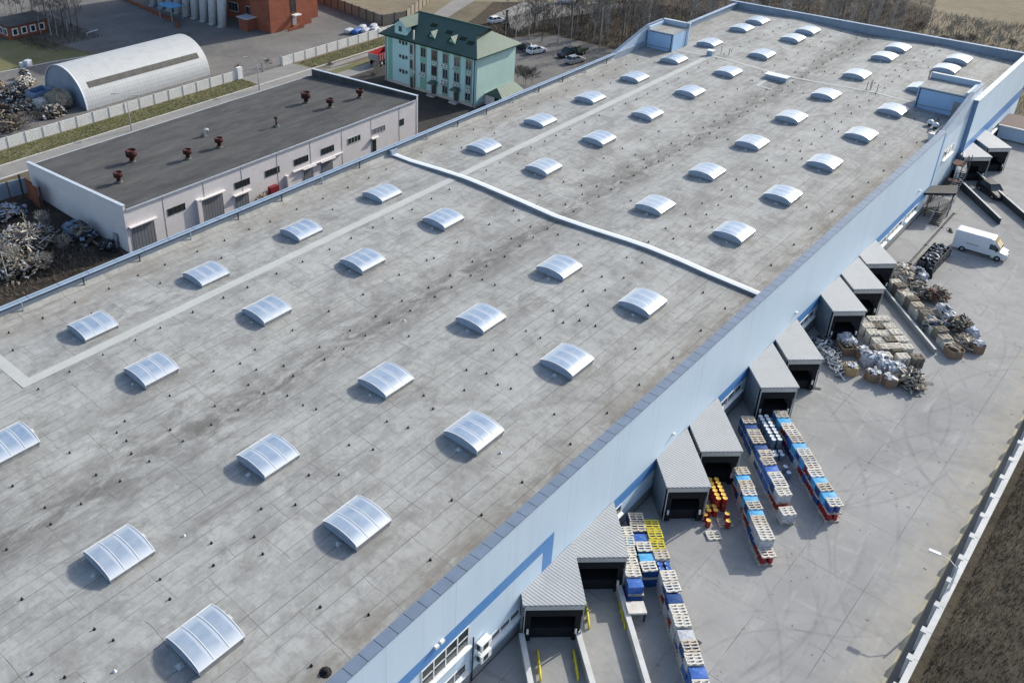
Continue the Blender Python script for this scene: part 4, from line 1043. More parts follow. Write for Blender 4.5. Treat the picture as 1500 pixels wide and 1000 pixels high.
# steel platform with roof and stairs
t = thing('steel_platform', 'dark canopied steel platform and stairs at the recess of the wall', 'platform', (109.0, -43.2, G))
mb = MB(); mb.prism([(107.2, W-.02), (109.8, -44.1), (106.9, -44.7), (104.3, W-.02)], G+3.2, G+3.5); mb.build('canopy', 'canopy_dark', t, True)
mb = MB(); mb.box(105.0, -44.3, G+1.2, 109.6, W-.06, G+1.28); mb.build('deck', 'steel_dark', t, True)
for (x, y) in ((105.2, -42.2), (107.0, -44.4), (109.4, -44.1), (107.4, -42.0)):
    mb = MB(); mb.box(x-.06, y-.06, G, x+.06, y+.06, G+3.348); mb.build('post', 'steel_dark', t, True)
mb = MB()
for i in range(9): mb.box(106.3-.32*(i+1), -44.5, G+1.2-.13*(i+1), 106.3-.32*i-.03, -43.3, G+1.24-.13*(i+1))
mb.build('stairs', 'steel_dark', t, True)
mb = MB()
for y in (-44.55, -43.3):
    mb.bar((103.4, y, G+.9), (106.3, y, G+2.2), .05); mb.bar((103.4, y, G+.45), (106.3, y, G+1.7), .04)
    for i in range(5): mb.bar((103.4+i*.72, y, G+.0+i*.3), (103.4+i*.72, y, G+.9+i*.32), .04)
for z in (1.75, 2.25): mb.bar((106.4, -44.32, G+z), (109.6, -44.32, G+z), .05)
for i in range(6): mb.bar((106.5+i*.61, -44.32, G+1.2), (106.5+i*.61, -44.32, G+2.25), .04)
mb.build('railing', 'steel_light', t, True)
t = thing('escape_stair', 'tall rusty steel stair tower between the recess and the far docks', 'stairs', (115.5, -43.0, G))
mb = MB()
for (x, y) in ((113.0, -43.4), (117.6, -43.4), (113.0, -42.2), (117.6, -42.2)): mb.bar((x, y, G), (x, y, -5.0), .09)
mb.build('frame', 'steel_dark', t, True)
mb = MB(); mb.box(112.9, -43.5, -5.2, 114.9, -42.1, -5.1); mb.box(112.9, -43.5, -7.6, 113.9, -42.1, -7.5); mb.build('landing', 'rust_red', t, True)
mb = MB()
for i in range(12): mb.box(114.9+i*.22, -43.4, -5.3-i*.2, 115.1+i*.22, -42.2, -5.26-i*.2)
for i in range(12): mb.box(117.3-i*.28, -43.4, -7.7-i*.19, 117.5-i*.28, -42.2, -7.66-i*.19)
mb.build('tread', 'steel_light', t, True)
mb = MB(); mb.bar((114.9, -43.45, -4.2), (117.5, -43.45, -6.6), .06); mb.bar((117.5, -43.45, -6.7), (114.2, -43.45, -8.9), .06); mb.bar((112.9, -43.45, -4.2), (114.9, -43.45, -4.2), .06)
for i in range(8): mb.bar((113+i*.6, -43.46, -5.1-max(0, i-3)*.5), (113+i*.6, -43.46, -4.2-max(0, i-3)*.55), .04)
mb.build('railing', 'steel_dark', t, True)
t = thing('wall_duct', 'bright white cylindrical duct low on the wall before the far docks', 'duct', (118.6, -42.0, G)); mb = MB(); mb.tube([(118.3, -42.1, G+.1), (118.3, -42.1, G+3.3)], .28, 10); mb.build('pipe', 'window_white', t, True)
mb = MB(); mb.lathe((118.3, -42.1, G+3.3), [(.35, 0), (.35, .15), (.05, .3)], 10); mb.build('cap', 'steel_light', t, True)

# ================================================================== YARD FENCE AND FAR BUILDING
t = thing('yard_fence', 'white concrete panel fence with protruding posts along the brown verge', 'fence', (40, -62.6, G))
xs2 = [-20+i*2.82 for i in range(57)]
for i, x in enumerate(xs2[:-1]):
    jog = .0
    mb = MB(); mb.box(x+.16, -62.72, G-.05, x+2.66, -62.54, G+1.85); mb.box(x+.02, -62.80+.002, G+1.853, x+2.8, -62.40, G+1.95); mb.build('panel', 'concrete_white', t, True)
for i, x in enumerate(xs2):
    mb = MB(); mb.box(x-.26, -62.52, G-.05, x+.26, -62.14, G+1.97+.04*random.random()); mb.build('post', 'concrete_white', t, True)
def lamp(name, label, x, y, h, heads, rz=0, lean=.0, mat='steel_light'):
    t = thing(name, label, 'street lamp', (x, y, G), rz)
    mb = MB(); mb.tube([(0, 0, 0), (lean*.5, 0, h*.6), (lean, 0, h)], [.10, .08, .05], 8); mb.build('pole', mat, t)
    for (dx, dy, dz) in heads:
        mb = MB(); mb.tube([(lean, 0, h-.25), (lean+dx*.5, dy*.5, h+dz*.8), (lean+dx, dy, h+dz)], .035, 6); mb.build('arm', mat, t)
        mb = MB(); d = Vector((dx, dy, 0)).normalized(); mb.obox((lean+dx+d.x*.3, dy+d.y*.3, h+dz), (.75, .26, .13), math.atan2(dy, dx)); mb.build('lamp_head', mat, t)
lamp('street_lamp', 'two-armed lamp post before the arched hangar', 51.4, 59.6, 5.4, [(-1.3, .9, .9), (1.0, -.6, .3)], 0, .0, 'concrete')
lamp('street_lamp', 'two-armed lamp post beside the fence gap and crossing', 77.3, 59.6, 5.2, [(-1.3, .9, .9), (.9, -.6, .3)], 0, .0, 'concrete')
_lp = at(1404, 829, G+4.2); _lh = at(1376, 812, G+4.5)
lamp('street_lamp', 'single-armed lamp post leaning over the yard from the white fence', _lp.x, _lp.y, 4.2, [(_lh.x-_lp.x, _lh.y-_lp.y, .35)], 0, 0, 'window_white')
t = thing('far_shed', 'low pale blue building with dark maroon roof past the yard end', 'building', (143, -46, G))
mb = MB(); mb.box(141.2, -62, G, 147, W-.3, G+2.0); mb.build('wall', 'blue_light', t, True)
mb = MB(); mb.box(141.4, -62.3, G+2.003, 147.5, W-.1, G+2.15); mb.build('roof', 'maroon', t, True)
mb = MB(); mb.box(140.95, -62.3, G+1.95, 141.38, W-.1, G+2.14); mb.build('gutter', 'concrete_white', t, True)

# ================================================================== NEIGHBOURS
# ---- pink workshop with dark felt roof
pk = thing('workshop', 'long pink-white workshop with dark felt roof and red roof vents', 'building', (55, 37, G))
pa, pb, qa, qb = 29.6, 81.2, 25.0, 49.2      # x from-to, y from-to
zn, zf = -4.15, -5.9                          # roof height near and far
mb = MB()
mb.box(pa+.3, qa, G, pb-.3, qa+.3, zn-.1)
mb.box(pa+.3, qb-.3, G, pb-.3, qb, zf-.1)
def yz_wall(mb, x0, x1, z_n, z_f):
    mb.prism([(x0, qa-.05), (x1, qa-.05), (x1, qb+.05), (x0, qb+.05)], G, [z_n, z_n, z_f, z_f])
yz_wall(mb, pb-.298, pb, -3.62, -4.75); mb.build('wall', 'pink_wall', pk, True)
mb = MB(); yz_wall(mb, pa, pa+.298, -3.62, -5.3); mb.build('wall', 'pink_wall', pk, True)
mb = MB(); mb.prism([(pa+.3, qa-.12), (pb-.3, qa-.12), (pb-.3, qb+.2), (pa+.3, qb+.2)], [zn-.09, zn-.09, zf-.09, zf-.09], [zn, zn, zf, zf]); mb.build('roof', 'dark_felt', pk, True)
mb = MB()
for (x0, x1) in ((pa-.08, pa+.38), (pb-.38, pb+.08)):
    mb = MB()
    f = -5.3 if x0 < 40 else -4.75
    mb.prism([(x0, qa-.1), (x1, qa-.1), (x1, qb+.1), (x0, qb+.1)], [-3.617, -3.617, f+.003, f+.003], [-3.54, -3.54, f+.08, f+.08])
    mb.build('coping', 'coping_light', pk, True)
mb = MB(); mb.box(pa+.3, qa-.2, zn-.14, pb-.3, qa-.125, zn+.05); mb.box(pa+.3, qb+.21, zf-.14, pb-.3, qb+.30, zf+.06); mb.build('eaves_trim', 'white_metal', pk, True)
mb = MB()
for i in range(22): mb.box(pa+.299, 0, 0, 0, 0, 0) if False else None
for x in [35.0+6*i for i in range(8)]:
    mb.box(x-.035, qa-.03, G, x+.035, qa-.002, zn-.12)
mb.build('panel_joint', 'concrete', pk, True)
def pk_window(x0, x1, z0, z1, mat='glass', bars=4):
    fr = MB(); fr.box(x0-.06, qa-.06, z0-.06, x1+.06, qa-.004, z0); fr.box(x0-.06, qa-.06, z1, x1+.06, qa-.004, z1+.06)
    for i in range(bars+1): xx = x0+(x1-x0)*i/bars; fr.box(xx-.04, qa-.05, z0+.002, xx+.04, qa-.004, z1-.002)
    w = fr.build('window', 'bark_dark' if mat == 'glass' else 'concrete', pk, True)
    p = MB(); p.face([(x0, qa-.015, z0), (x1, qa-.015, z0), (x1, qa-.015, z1), (x0, qa-.015, z1)]); o = p.build('pane', mat, w); o.location = (0, 0, 0)
for (a, b, mm) in ((35.5, 38.0, 'glass'), (45.8, 48.2, 'glass'), (50.9, 53.3, 'glass'), (56.0, 58.5, 'glass'), (61.0, 63.4, 'glass'), (66.2, 68.7, 'needle'), (71.3, 73.9, 'grey_door')): pk_window(a, b, -7.1, -6.3, mm)
pk_window(77.1, 78.0, -7.4, -6.5, 'glass', 1)
def pk_door(x0, x1, z1, mat='door_ribs', z0=G):
    mb = MB(); mb.box(x0, qa-.10, z0+.02, x1, qa-.004, z1); d = mb.build('door', mat, pk, True)
    mb = MB(); mb.box(x0-.35, qa-.5, z1+.02, x1+.35, qa-.002, z1+.14); mb.build('canopy', 'pink_wall', pk, True)
pk_door(30.3, 33.4, -6.65); pk_door(40.5, 43.7, -6.65); pk_door(45.7, 47.8, -8.0); pk_door(57.6, 59.3, -8.15); pk_door(60.9, 63.0, -8.15); pk_door(71.2, 71.9, -7.7, 'black')
mb = MB(); mb.box(57.0, qa-2.2, G, 66.0, qa-.12, -8.05) if False else mb.box(39.6, qa-.45, G, 40.2, qa-.004, -6.4); mb.build('pilaster', 'pink_wall', pk, True)
mb = MB(); mb.box(55.6, qa-.42, G, 64.6, qa-.12, -7.9) if False else mb.box(55.6, qa-.3, -7.98, 65.0, qa-.004, -7.86); mb.build('ledge', 'pink_wall', pk, True)
mb = MB(); mb.box(54.2, qa-.5, G, 54.5, qa-.004, -8.0); mb.build('pilaster', 'pink_wall', pk, True)
def rz_pk(y): return zn+(zf-zn)*(y-qa)/(qb-qa)
vents = [((34.1, 33.3), 1), ((39.2, 38.5), 2), ((44.3, 32.9), 1), ((49.6, 33.1), 1), ((51.0, 38.8), 3), ((59.9, 33.3), 4), ((70.0, 38.3), 2), ((70.5, 33.3), 1), ((76.5, 33.0), 1)]
for (x, y), k in vents:
    z0 = rz_pk(y)
    mb = MB(); mb.lathe((x, y, z0-.05), [(.55, 0), (.46, .22), (.35, .30), (.28, .32)], 10); v = mb.build('roof_vent', 'vent_base', pk, True)
    s = 1.25 if k == 2 else 1.0
    mb = MB()
    if k in (1, 2):
        mb.lathe((x, y, z0+.25), [(.28*s, 0), (.28*s, .5), (.60*s, .62), (.60*s, 1.15*s), (.5*s, 1.2*s), (.5*s, 1.05*s)], 10)
        for q in range(4): a = q*math.pi/2+.4; mb.bar((x+.3*s*math.cos(a), y+.3*s*math.sin(a), z0+.75), (x+.6*s*math.cos(a), y+.6*s*math.sin(a), z0+1.0), .04)
        h = mb.build('hood', 'rust_red', v)
    elif k == 3:
        mb.tube([(x, y, z0+.2), (x, y, z0+.7), (x+.5, y, z0+.95), (x+.8, y, z0+.75)], .26, 8); h = mb.build('hood', 'steel_light', v)
    else:
        mb.tube([(x, y, z0+.2), (x, y, z0+1.3)], .12, 8); mb.lathe((x, y, z0+1.25), [(.3, 0), (.3, .2), (.05, .3)], 8); h = mb.build('hood', 'rust_red', v)
# things standing in front of the workshop
mb = MB(); mb.box(-.7, -.35, 0, .7, .35, 1.5); o = mb.build('red_cabinet', 'sign_red'); o.location = (51.6, qa-.6, G); tag(o, 'dark red cabinet against the pink workshop wall', 'cabinet')
for i, (x, y, s) in enumerate(((49.5, 24.1, .9), (48.5, 23.6, .7))):
    octabin((x, y, G), ('larger tan box beside the red cabinet', 'smaller brown box left of the tan one')[i], 'tan_box' if i == 0 else 'brown_box', 'wood_old', s, .9, .2, 30+i)

mb = MB(); mb.prism([(pb-.40, qa+.02), (pb-.305, qa+.02), (pb-.305, qb), (pb-.40, qb)], [zn-.1, zn-.1, zf-.1, zf-.1], [-3.66, -3.66, -4.79, -4.79]); mb.build('felt_upstand', 'dark_felt', pk, True)
mb = MB(); mb.prism([(pa+.305, qa+.02), (pa+.36, qa+.02), (pa+.36, qb), (pa+.305, qb)], [zn-.1, zn-.1, zf-.1, zf-.1], [-3.66, -3.66, -5.34, -5.34]); mb.build('felt_upstand', 'dark_felt', pk, True)

# ---- mint green office block
gb = thing('office_block', 'three-storey mint green office block with dark green metal roof', 'building', (102, 36, G))
ga, gc, ha, hb = 96.3, 107.0, 25.8, 46.8; ez = -1.25
mb = MB(); mb.box(ga, ha, G+.5, gc, hb, ez); mb.build('wall', 'mint', gb, True)
mb = MB(); mb.box(ga-.08, ha-.08, G, gc+.08, hb+.08, G+.498); mb.build('plinth', 'concrete', gb, True)
mb = MB(); mb.box(ga+.2, ha-.06, G+.5, gc-.2, ha-.004, ez-.01); mb.build('render_panel', 'mint_side', gb, True)
ov = .75; rzg = 2.2
mb = MB()
A_, B_, C_, D_ = (ga-ov, ha-ov, ez), (gc+ov, ha-ov, ez), (gc+ov, hb+ov, ez), (ga-ov, hb+ov, ez)
xm = 101.5; R1, R2 = (xm, 27.3, rzg), (xm, 43.4, rzg); Q1, Q2 = (99.53, 28.5, 1.1), (103.5, 28.5, 1.1)
H1 = (xm-2.6, ha+.5, 1.15); H2 = (xm+2.6, ha+.5, 1.15)
mb.face([D_, A_, R1, R2]) if False else None
mb.raw([A_, D_, R2, R1, Q1], [(0, 4, 3, 2, 1)]); mb.raw([B_, C_, R2, R1, Q2], [(0, 1, 2, 3, 4)]); mb.raw([C_, D_, R2], [(0, 1, 2)])
mb.raw([(a[0], a[1], a[2]-.22) for a in (A_, B_, C_, D_)], [(3, 2, 1, 0)])
for a, b in ((A_, B_), (B_, C_), (C_, D_), (D_, A_)): mb.raw([(a[0], a[1], a[2]-.22), (b[0], b[1], b[2]-.22), b, a], [(0, 1, 2, 3)])
mb.build('roof', 'mint_roof', gb, True)
mb = MB(); mb.raw([A_, B_, Q2, Q1], [(0, 1, 2, 3)]); mb.raw([Q1, Q2, (xm, 28.5, rzg-.02)], [(0, 1, 2)]); mb.build('roof_hip', 'mint_roof_side', gb, True)
mb = MB(); mb.bar((R1[0], R1[1], rzg+.03), (R2[0], R2[1], rzg+.03), .25, .12); mb.build('ridge', 'mint_roof_side', gb, True)
def roof_z(x): return ez+(rzg-ez)*(x-(ga-ov))/(xm-(ga-ov))
# dormers
def dormer(y, x, w, h, d, big=False):
    z = roof_z(x); mb = MB()
    mb.raw([(x, y-w/2, z), (x, y+w/2, z), (x, y, z+h)], [(0, 2, 1)]); dd = mb.build('dormer', 'mint' if big else 'mint_dark', gb, True)
    mb = MB(); zr_ = z+h+.08; xe = x+d
    mb.raw([(x-.3, y-w/2-.2, z-.05), (x-.3, y, zr_), (xe, y, zr_), (xe*.5+x*.5, y-w/2-.2, z-.05)], [(0, 1, 2, 3)][:0]+[(3, 2, 1, 0)])
    mb.raw([(x-.3, y+w/2+.2, z-.05), (x-.3, y, zr_), (xe, y, zr_), (xe*.5+x*.5, y+w/2+.2, z-.05)], [(0, 1, 2, 3)])
    o = mb.build('dormer_roof', 'mint_roof_side', dd); o.location = (0, 0, 0)
dormer(36.5, 97.3, 1.5, .95, 2.0); dormer(32.0, 97.3, 1.5, .95, 2.0)
mb = MB(); mb.box(96.35, 41.6, ez+.1, 97.6, 44.4, .9); mb.raw([(96.35, 41.6, .9), (96.35, 44.4, .9), (96.35, 43.0, 1.9), (99, 41.6, .9), (99, 44.4, .9), (99, 43, 1.9)], [(0, 2, 1), (0, 3, 5, 2), (1, 2, 5, 4)]); dm = mb.build('dormer', 'mint', gb, True)
mb = MB(); mb.raw([(95.9, 41.2, .75), (95.9, 43.0, 2.05), (101.2, 43.0, 2.05), (99.2, 41.2, .75), (95.9, 44.8, .75), (99.2, 44.8, .75)], [(3, 2, 1, 0), (4, 1, 2, 5)]); o = mb.build('dormer_roof', 'mint_roof_side', dm); o.location = (0, 0, 0)
mb = MB(); mb.box(96.28, 42.7, -.3, 96.34, 43.4, .6); o = mb.build('dormer_window', 'glass', dm); o.location = (0, 0, 0)
for (x, y) in ((98.4, 30.5), (98.9, 34.0), (99.5, 38.0), (98.0, 28.5)):
    mb = MB(); z = roof_z(x); mb.raw([(x-.35, y-.7, roof_z(x-.35)+.06), (x+.35, y-.7, roof_z(x+.35)+.06), (x+.35, y+.7, roof_z(x+.35)+.06), (x-.35, y+.7, roof_z(x-.35)+.06)], [(0, 1, 2, 3)]); mb.build('roof_hatch', 'needle', gb, True)
mb = MB(); mb.tube([(ga-.25, 39.6, G+.3), (ga-.25, 39.6, ez+1.9)], .14, 8); mb.build('flue', 'fascia', gb, True)
# facade strips and windows
yb = [26.6+i*2.55 for i in range(6)]            # window bays from the near corner
for i, y in enumerate(yb):
    mb = MB(); mb.box(ga-.05, y-.0, G+.5, ga-.004, y+1.45, ez-.02); mb.build('facade_strip', 'mint_dark', gb, True)
mb = MB(); mb.box(ga-.05, 45.0, G+.5, ga-.004, 46.0, ez-.02); mb.build('facade_strip', 'mint_dark', gb, True)
def g_window(y0, y1, z0, z1):
    fr = MB(); fr.box(ga-.12, y0, z0, ga-.055, y0+.07, z1); fr.box(ga-.12, y1-.07, z0, ga-.055, y1, z1); fr.box(ga-.12, y0+.071, z0, ga-.055, y1-.071, z0+.07); fr.box(ga-.12, y0+.071, z1-.07, ga-.055, y1-.071, z1); fr.box(ga-.11, (y0+y1)/2-.03, z0+.072, ga-.055, (y0+y1)/2+.03, z1-.072)
    w = fr.build('window', 'rust_orange' if random.random() < .25 else 'concrete', gb, True)
    p = MB(); p.face([(ga-.07, y0, z0), (ga-.07, y0, z1), (ga-.07, y1, z1), (ga-.07, y1, z0)]); o = p.build('pane', 'glass', w); o.location = (0, 0, 0)
fl_z = [(-9.1, -7.7), (-6.45, -4.75), (-3.75, -2.05)]
for i, y in enumerate(yb):
    for k, (z0, z1) in enumerate(fl_z):
        if k == 0 and i in (1, 3, 5, 4): continue
        g_window(y+.12, y+1.33, z0, z1)
for i in (1, 3, 5):
    mb = MB(); mb.box(ga-.1, yb[i]+.2, G+.1, ga-.052, yb[i]+1.2, G+2.1); mb.build('door', 'dark_grey', gb, True)
    if i != 5:
        mb = MB(); y = yb[i]+.7; mb.raw([(ga-1.1, y-.9, G+2.2), (ga-1.1, y+.9, G+2.2), (ga-.06, y+.9, G+2.5), (ga-.06, y-.9, G+2.5), (ga-.5, y, G+2.95)], [(0, 4, 1), (1, 4, 2), (2, 4, 3), (3, 4, 0), (0, 1, 2, 3)]); mb.build('porch_roof', 'mint_roof_side', gb, True)
        mb = MB(); mb.box(ga-1.2, yb[i]-.1, G, ga-.1, yb[i]+1.5, G+.25); mb.build('step', 'concrete', gb, True)
for k, z in enumerate((-2.4, -4.95, -7.6)):
    for j in range(3):
        mb = MB(); y = 41.3+j*.75; mb.box(ga-.1, y, z-.15*(j % 2), ga-.004, y+.45, z+.55); mb.build('stair_window', 'dark_grey', gb, True)
for (i, k, dy) in ((0, 1, .3), (0, 2, .1), (1, 1, 0), (1, 2, .9), (2, 1, .1), (2, 1, .8), (2, 2, .1), (3, 1, .2), (3, 2, .2), (4, 1, .1), (5, 1, .1), (4, 1, .8), (5, 2, .4), (2, 0, .9), (0, 0, .2), (1, 1, .8), (2, 2, .9)):
    mb = MB(); y = yb[i]+dy; z = fl_z[k][0]-.62 if k else fl_z[0][1]+.1; mb.box(ga-.45, y, z, ga-.056, y+.6, z+.48); mb.cur = 1; mb.lathe((0, 0, 0), [(0, 0)], 3) if False else None; mb.box(ga-.46, y+.12, z+.1, ga-.452, y+.48, z+.4); mb.build('air_conditioner', ['window_white', 'dark_grey'], gb, True)
mb = MB(); mb.tube([(ga-.1, 26.1, G), (ga-.1, 26.1, ez-.05)], .06, 6); mb.tube([(ga-.1, 46.5, G), (ga-.1, 46.5, ez-.05)], .06, 6); mb.build('downpipe', 'dark_grey', gb, True)
mb = MB(); mb.box(ga-ov-.1, ha-ov, ez-.2, ga-ov-.004, hb+ov, ez+.02); mb.build('gutter', 'needle', gb, True)
# porch shed at the side of the office block
t = thing('porch', 'small side porch with green gabled roof below the blank mint wall', 'porch', (101.5, 23.6, G))
mb = MB(); mb.box(98.8, 21.9, G, 104.0, ha-.1, G+1.9); mb.build('wall', 'pink_wall', t, True)
mb = MB(); mb.raw([(98.3, 21.5, G+1.9), (98.3, 25.6, G+1.9), (99.2, 23.5, G+3.3), (104.6, 21.5, G+1.9), (104.6, 25.6, G+1.9), (103.9, 23.5, G+3.3)], [(0, 2, 1), (0, 3, 5, 2), (1, 2, 5, 4), (3, 4, 5), (0, 1, 4, 3)]); mb.build('roof', 'mint_roof_side', t, True)
mb = MB(); mb.box(98.75, 22.6, G+.1, 98.79, 23.6, G+1.8); mb.build('door', 'black', t, True)

# ---- hangar with an arched roof
hg = thing('hangar', 'arched corrugated metal hangar with a long dark rooflight strip', 'hangar', (51.2, 79.8, G))
hx0, hx1, hy0, R_, HH = 51.2, 76.4, 72.8, 7.0, 6.2
def arcp(t): return hy0+R_-R_*math.cos(t), G+HH*math.sin(t)**.92
na = 30; vs = []
nx = 46
mb = MB()
for i in range(nx+1):
    for j in range(na+1):
        y, z = arcp(math.pi*j/na); vs.append((hx0+(hx1-hx0)*i/nx, y, z))
mb.raw(vs, [(i*(na+1)+j, (i+1)*(na+1)+j, (i+1)*(na+1)+j+1, i*(na+1)+j+1) for i in range(nx) for j in range(na)], False); mb.build('vault', 'hangar_metal', hg, True)
mb = MB(); pts = [(hx0+.15, *arcp(math.pi*j/na)) for j in range(na+1)]; mb.face(pts[::-1]); mb.build('end_wall', 'parapet_blue', hg, True)
mb = MB(); mb.face([(hx1-.15, p[1], p[2]) for p in pts]); mb.build('end_wall', 'hangar_metal', hg, True)
mb = MB()
for j0 in (7, ):
    n0, n1 = 5.0, 6.7
    for i in range(24):
        xa = hx0+1.5+i*.93; P0 = [arcp(math.pi*(n0+(n1-n0)*q/3)/na) for q in range(4)]
        for q in range(3): mb.raw([(xa, P0[q][0], P0[q][1]+.07), (xa+.92, P0[q][0], P0[q][1]+.07), (xa+.92, P0[q+1][0], P0[q+1][1]+.07), (xa, P0[q+1][0], P0[q+1][1]+.07)], [(0, 1, 2, 3)])
mb.build('rooflight', 'rooflight_grey', hg, True)
mb = MB()
for j in range(na):
    a, b = arcp(math.pi*j/na), arcp(math.pi*(j+1)/na); mb.bar((hx0, a[0], a[1]+.03), (hx0, b[0], b[1]+.03), .22, .12)
mb.build('edge_trim', 'cap', hg, True)

# ---- brick plant with white buttresses, running out of the picture
bb_ = thing('brick_plant', 'tall red brick plant with white tapering columns beside a dark yard', 'building', (105, 95, G))
bt = G+27.0
mb = MB(); mb.box(101.2, 85.4, G, 112.6, 92.0, bt); mb.box(112.6, 88.2, G, 117.0, 96, bt); mb.box(103.5, 92.0, G, 117.0, 130, bt-1); mb.build('wall', 'brick', bb_, True)
mb = MB(); mb.box(100.9, 85.1, bt+.003, 117.3, 130.3, bt+.3); mb.build('roof', 'dark_felt', bb_, True)
for i in range(9):
    y = 97.6+i*3.3
    mb = MB(); mb.prism([(96.6, y-.75), (98.3, y-.75), (98.3, y+.75), (96.6, y+.75)], G-.05, G+.05)
    mb.tube([(97.6, y, G), (98.4, y, G+8), (99.4, y, bt-2)], [.95, 1.15, 1.3], 8); mb.build('column', 'white_metal', bb_, True)
mb = MB(); mb.box(98.0, 94.5, bt-2, 103.5, 128, bt-1.2); mb.build('gallery', 'concrete', bb_, True)
for j in range(3):
    for i in range(5):
        y = 93.0+i*6.2; z = G+1.6+j*4.0
        mb = MB(); mb.box(103.42, y, z, 103.48, y+3.4, z+2.0); w = mb.build('window', 'window_white', bb_, True)
        mb = MB()
        for a in range(3): mb.box(103.38, y+.12+a*1.1, z+.12, 103.415, y+1.12+a*1.1, z+1.9)
        o = mb.build('pane', 'glass', w); o.location = (0, 0, 0)
mb = MB(); mb.box(98.8, 90.2, G, 101.18, 93.2, G+2.6); mb.build('porch', 'brick', bb_, True); mb = MB(); mb.box(98.5, 89.9, G+2.603, 101.19, 93.5, G+2.8); mb.build('porch_roof', 'coping_light', bb_, True)
mb = MB(); mb.box(107.0, 85.30, G+3.2, 107.5, 85.39, bt-1); mb.box(107.9, 85.30, G+3.2, 108.4, 85.39, bt-1); mb.build('window', 'glass', bb_, True)
mb = MB(); mb.box(107.0, 84.2, G+2.7, 108.9, 85.38, G+2.9); mb.build('canopy', 'window_white', bb_, True)
mb = MB(); mb.box(107.2, 85.31, G+.6, 108.3, 85.385, G+2.6); mb.build('door', 'steel_light', bb_, True)
mb = MB(); mb.prism([(104.8, 83.9), (109.2, 83.9), (109.2, 84.15), (104.8, 84.15)], G, [G+.5, G+1.0, G+1.0, G+.5]); mb.box(107, 84.16, G, 109.1, 85.38, G+.6); mb.build('step', 'rust_orange', bb_, True)
mb = MB(); mb.box(114.0, 88.1, G+5.0, 115.2, 88.19, G+6.4); mb.build('window', 'glass', bb_, True)
t = thing('yard_canopy', 'blue-topped steel canopy at the edge of the brick plant yard', 'canopy', (92.5, 112, G))
mb = MB(); mb.box(92.0, 108.2, G+3.0, 95.2, 113.4, G+3.2); mb.build('roof', 'film_cyan', t, True)
for (x, y) in ((92.2, 108.5), (95, 108.5), (92.2, 113.1), (95, 113.1)): mb = MB(); mb.box(x-.08, y-.08, G, x+.08, y+.08, G+2.998); mb.build('post', 'steel_light', t, True)
def lowwall(pts, h, th, name, label, mat, cat='wall', panel=None, post_mat=None):
    t = thing(name, label, cat, (pts[0][0], pts[0][1], G))
    for (a, b) in zip(pts, pts[1:]):
        d = Vector((b[0]-a[0], b[1]-a[1], 0)); L_ = d.length; n_ = max(1, round(L_/(panel or L_))); rz = math.atan2(d.y, d.x)
        for i in range(n_):
            c = Vector((*a, 0))+d*((i+.5)/n_); mb = MB(); mb.obox((c.x, c.y, G+h/2-.05), (L_/n_-(.14 if panel else -.0), th, h), rz); mb.build('panel', mat, t, True)
            if post_mat and panel:
                c = Vector((*a, 0))+d*(i/n_); mb = MB(); mb.obox((c.x, c.y, G+h/2), (.13, th*1.9, h+.08), rz); mb.build('post', post_mat, t, True)
    return t
lowwall([(96.0, 136), (93.2, 114.4), (92.8, 107.8), (90.2, 103.6)], .7, .5, 'brick_garden_wall', 'low orange brick wall curving along the brick plant yard', 'rust_orange')
lowwall([(9.0, 67.6), (78.0, 67.0)], 1.75, .14, 'panel_fence', 'long white patterned concrete fence before the hangar', 'fence_panel', 'fence', 2.85, 'concrete_white')
lowwall([(89.0, 67.1), (120.5, 66.9)], 1.75, .14, 'panel_fence', 'white patterned concrete fence beyond the crossing, behind the red truck', 'fence_panel', 'fence', 2.85, 'concrete_white')
t = thing('fence_end_pier', 'white square pier ending the fence at the gap', 'pier', (78.3, 67.0, G)); mb = MB(); mb.box(-.15, -.3, 0, .9, .3, 2.2); mb.build('pier', 'window_white', t)
t = thing('mesh_gate', 'see-through grey mesh gate across the fence gap', 'gate', (84, 67.1, G))
mb = MB()
for i in range(21): mb.bar((79.4+i*.46, 67.1, G), (79.4+i*.46, 67.1, G+1.5), .03)
for z in (.1, .8, 1.5): mb.bar((79.4, 67.1, G+z), (88.7, 67.1, G+z), .05)
mb.build('mesh', 'steel_light', t, True)
for x in (79.6, 84.2, 88.6): mb = MB(); mb.box(x-.1, 67.0, G, x+.1, 67.2, G+2.0); mb.build('post', 'steel_light', t, True)
mb = MB(); mb.lathe((86.0, 66.7, G+1.2), [(.3, 0), (.3, .05)], 10); mb.build('round_sign', 'sign_red', t, True)
lowwall([(131, 140), (126.0, 98.0), (121.4, 72.4), (127.5, 70.9), (150, 82.0)], 2.4, .22, 'grey_wall', 'high weathered grey concrete wall behind the office block', 'wood_old', 'wall', 3.0, 'steel_dark')
# blue tarpaulin rolls beyond the fence
for i, (x, y, m_) in enumerate(((112.6, 73.6, 'film_white'), (113.6, 72.2, 'film_blue'), (115.2, 71.2, 'film_white'), (117.2, 70.4, 'film_white'), (116.4, 73.4, 'film_white'), (118.6, 72.2, 'film_white'))):
    crumpled('tarpaulin_pack', ('white pack nearest the brick plant', 'bright blue pack in the row beyond the fence', 'white pack right of the bright blue one', 'white pack against the fence end', 'white pack behind the blue one', 'farthest white pack near the office roof')[i], 'pack', (x, y, G), (2.4, 1.4, 1.0), m_, 50+i, .1*i, 'wrapped packs beyond the fence', .06)
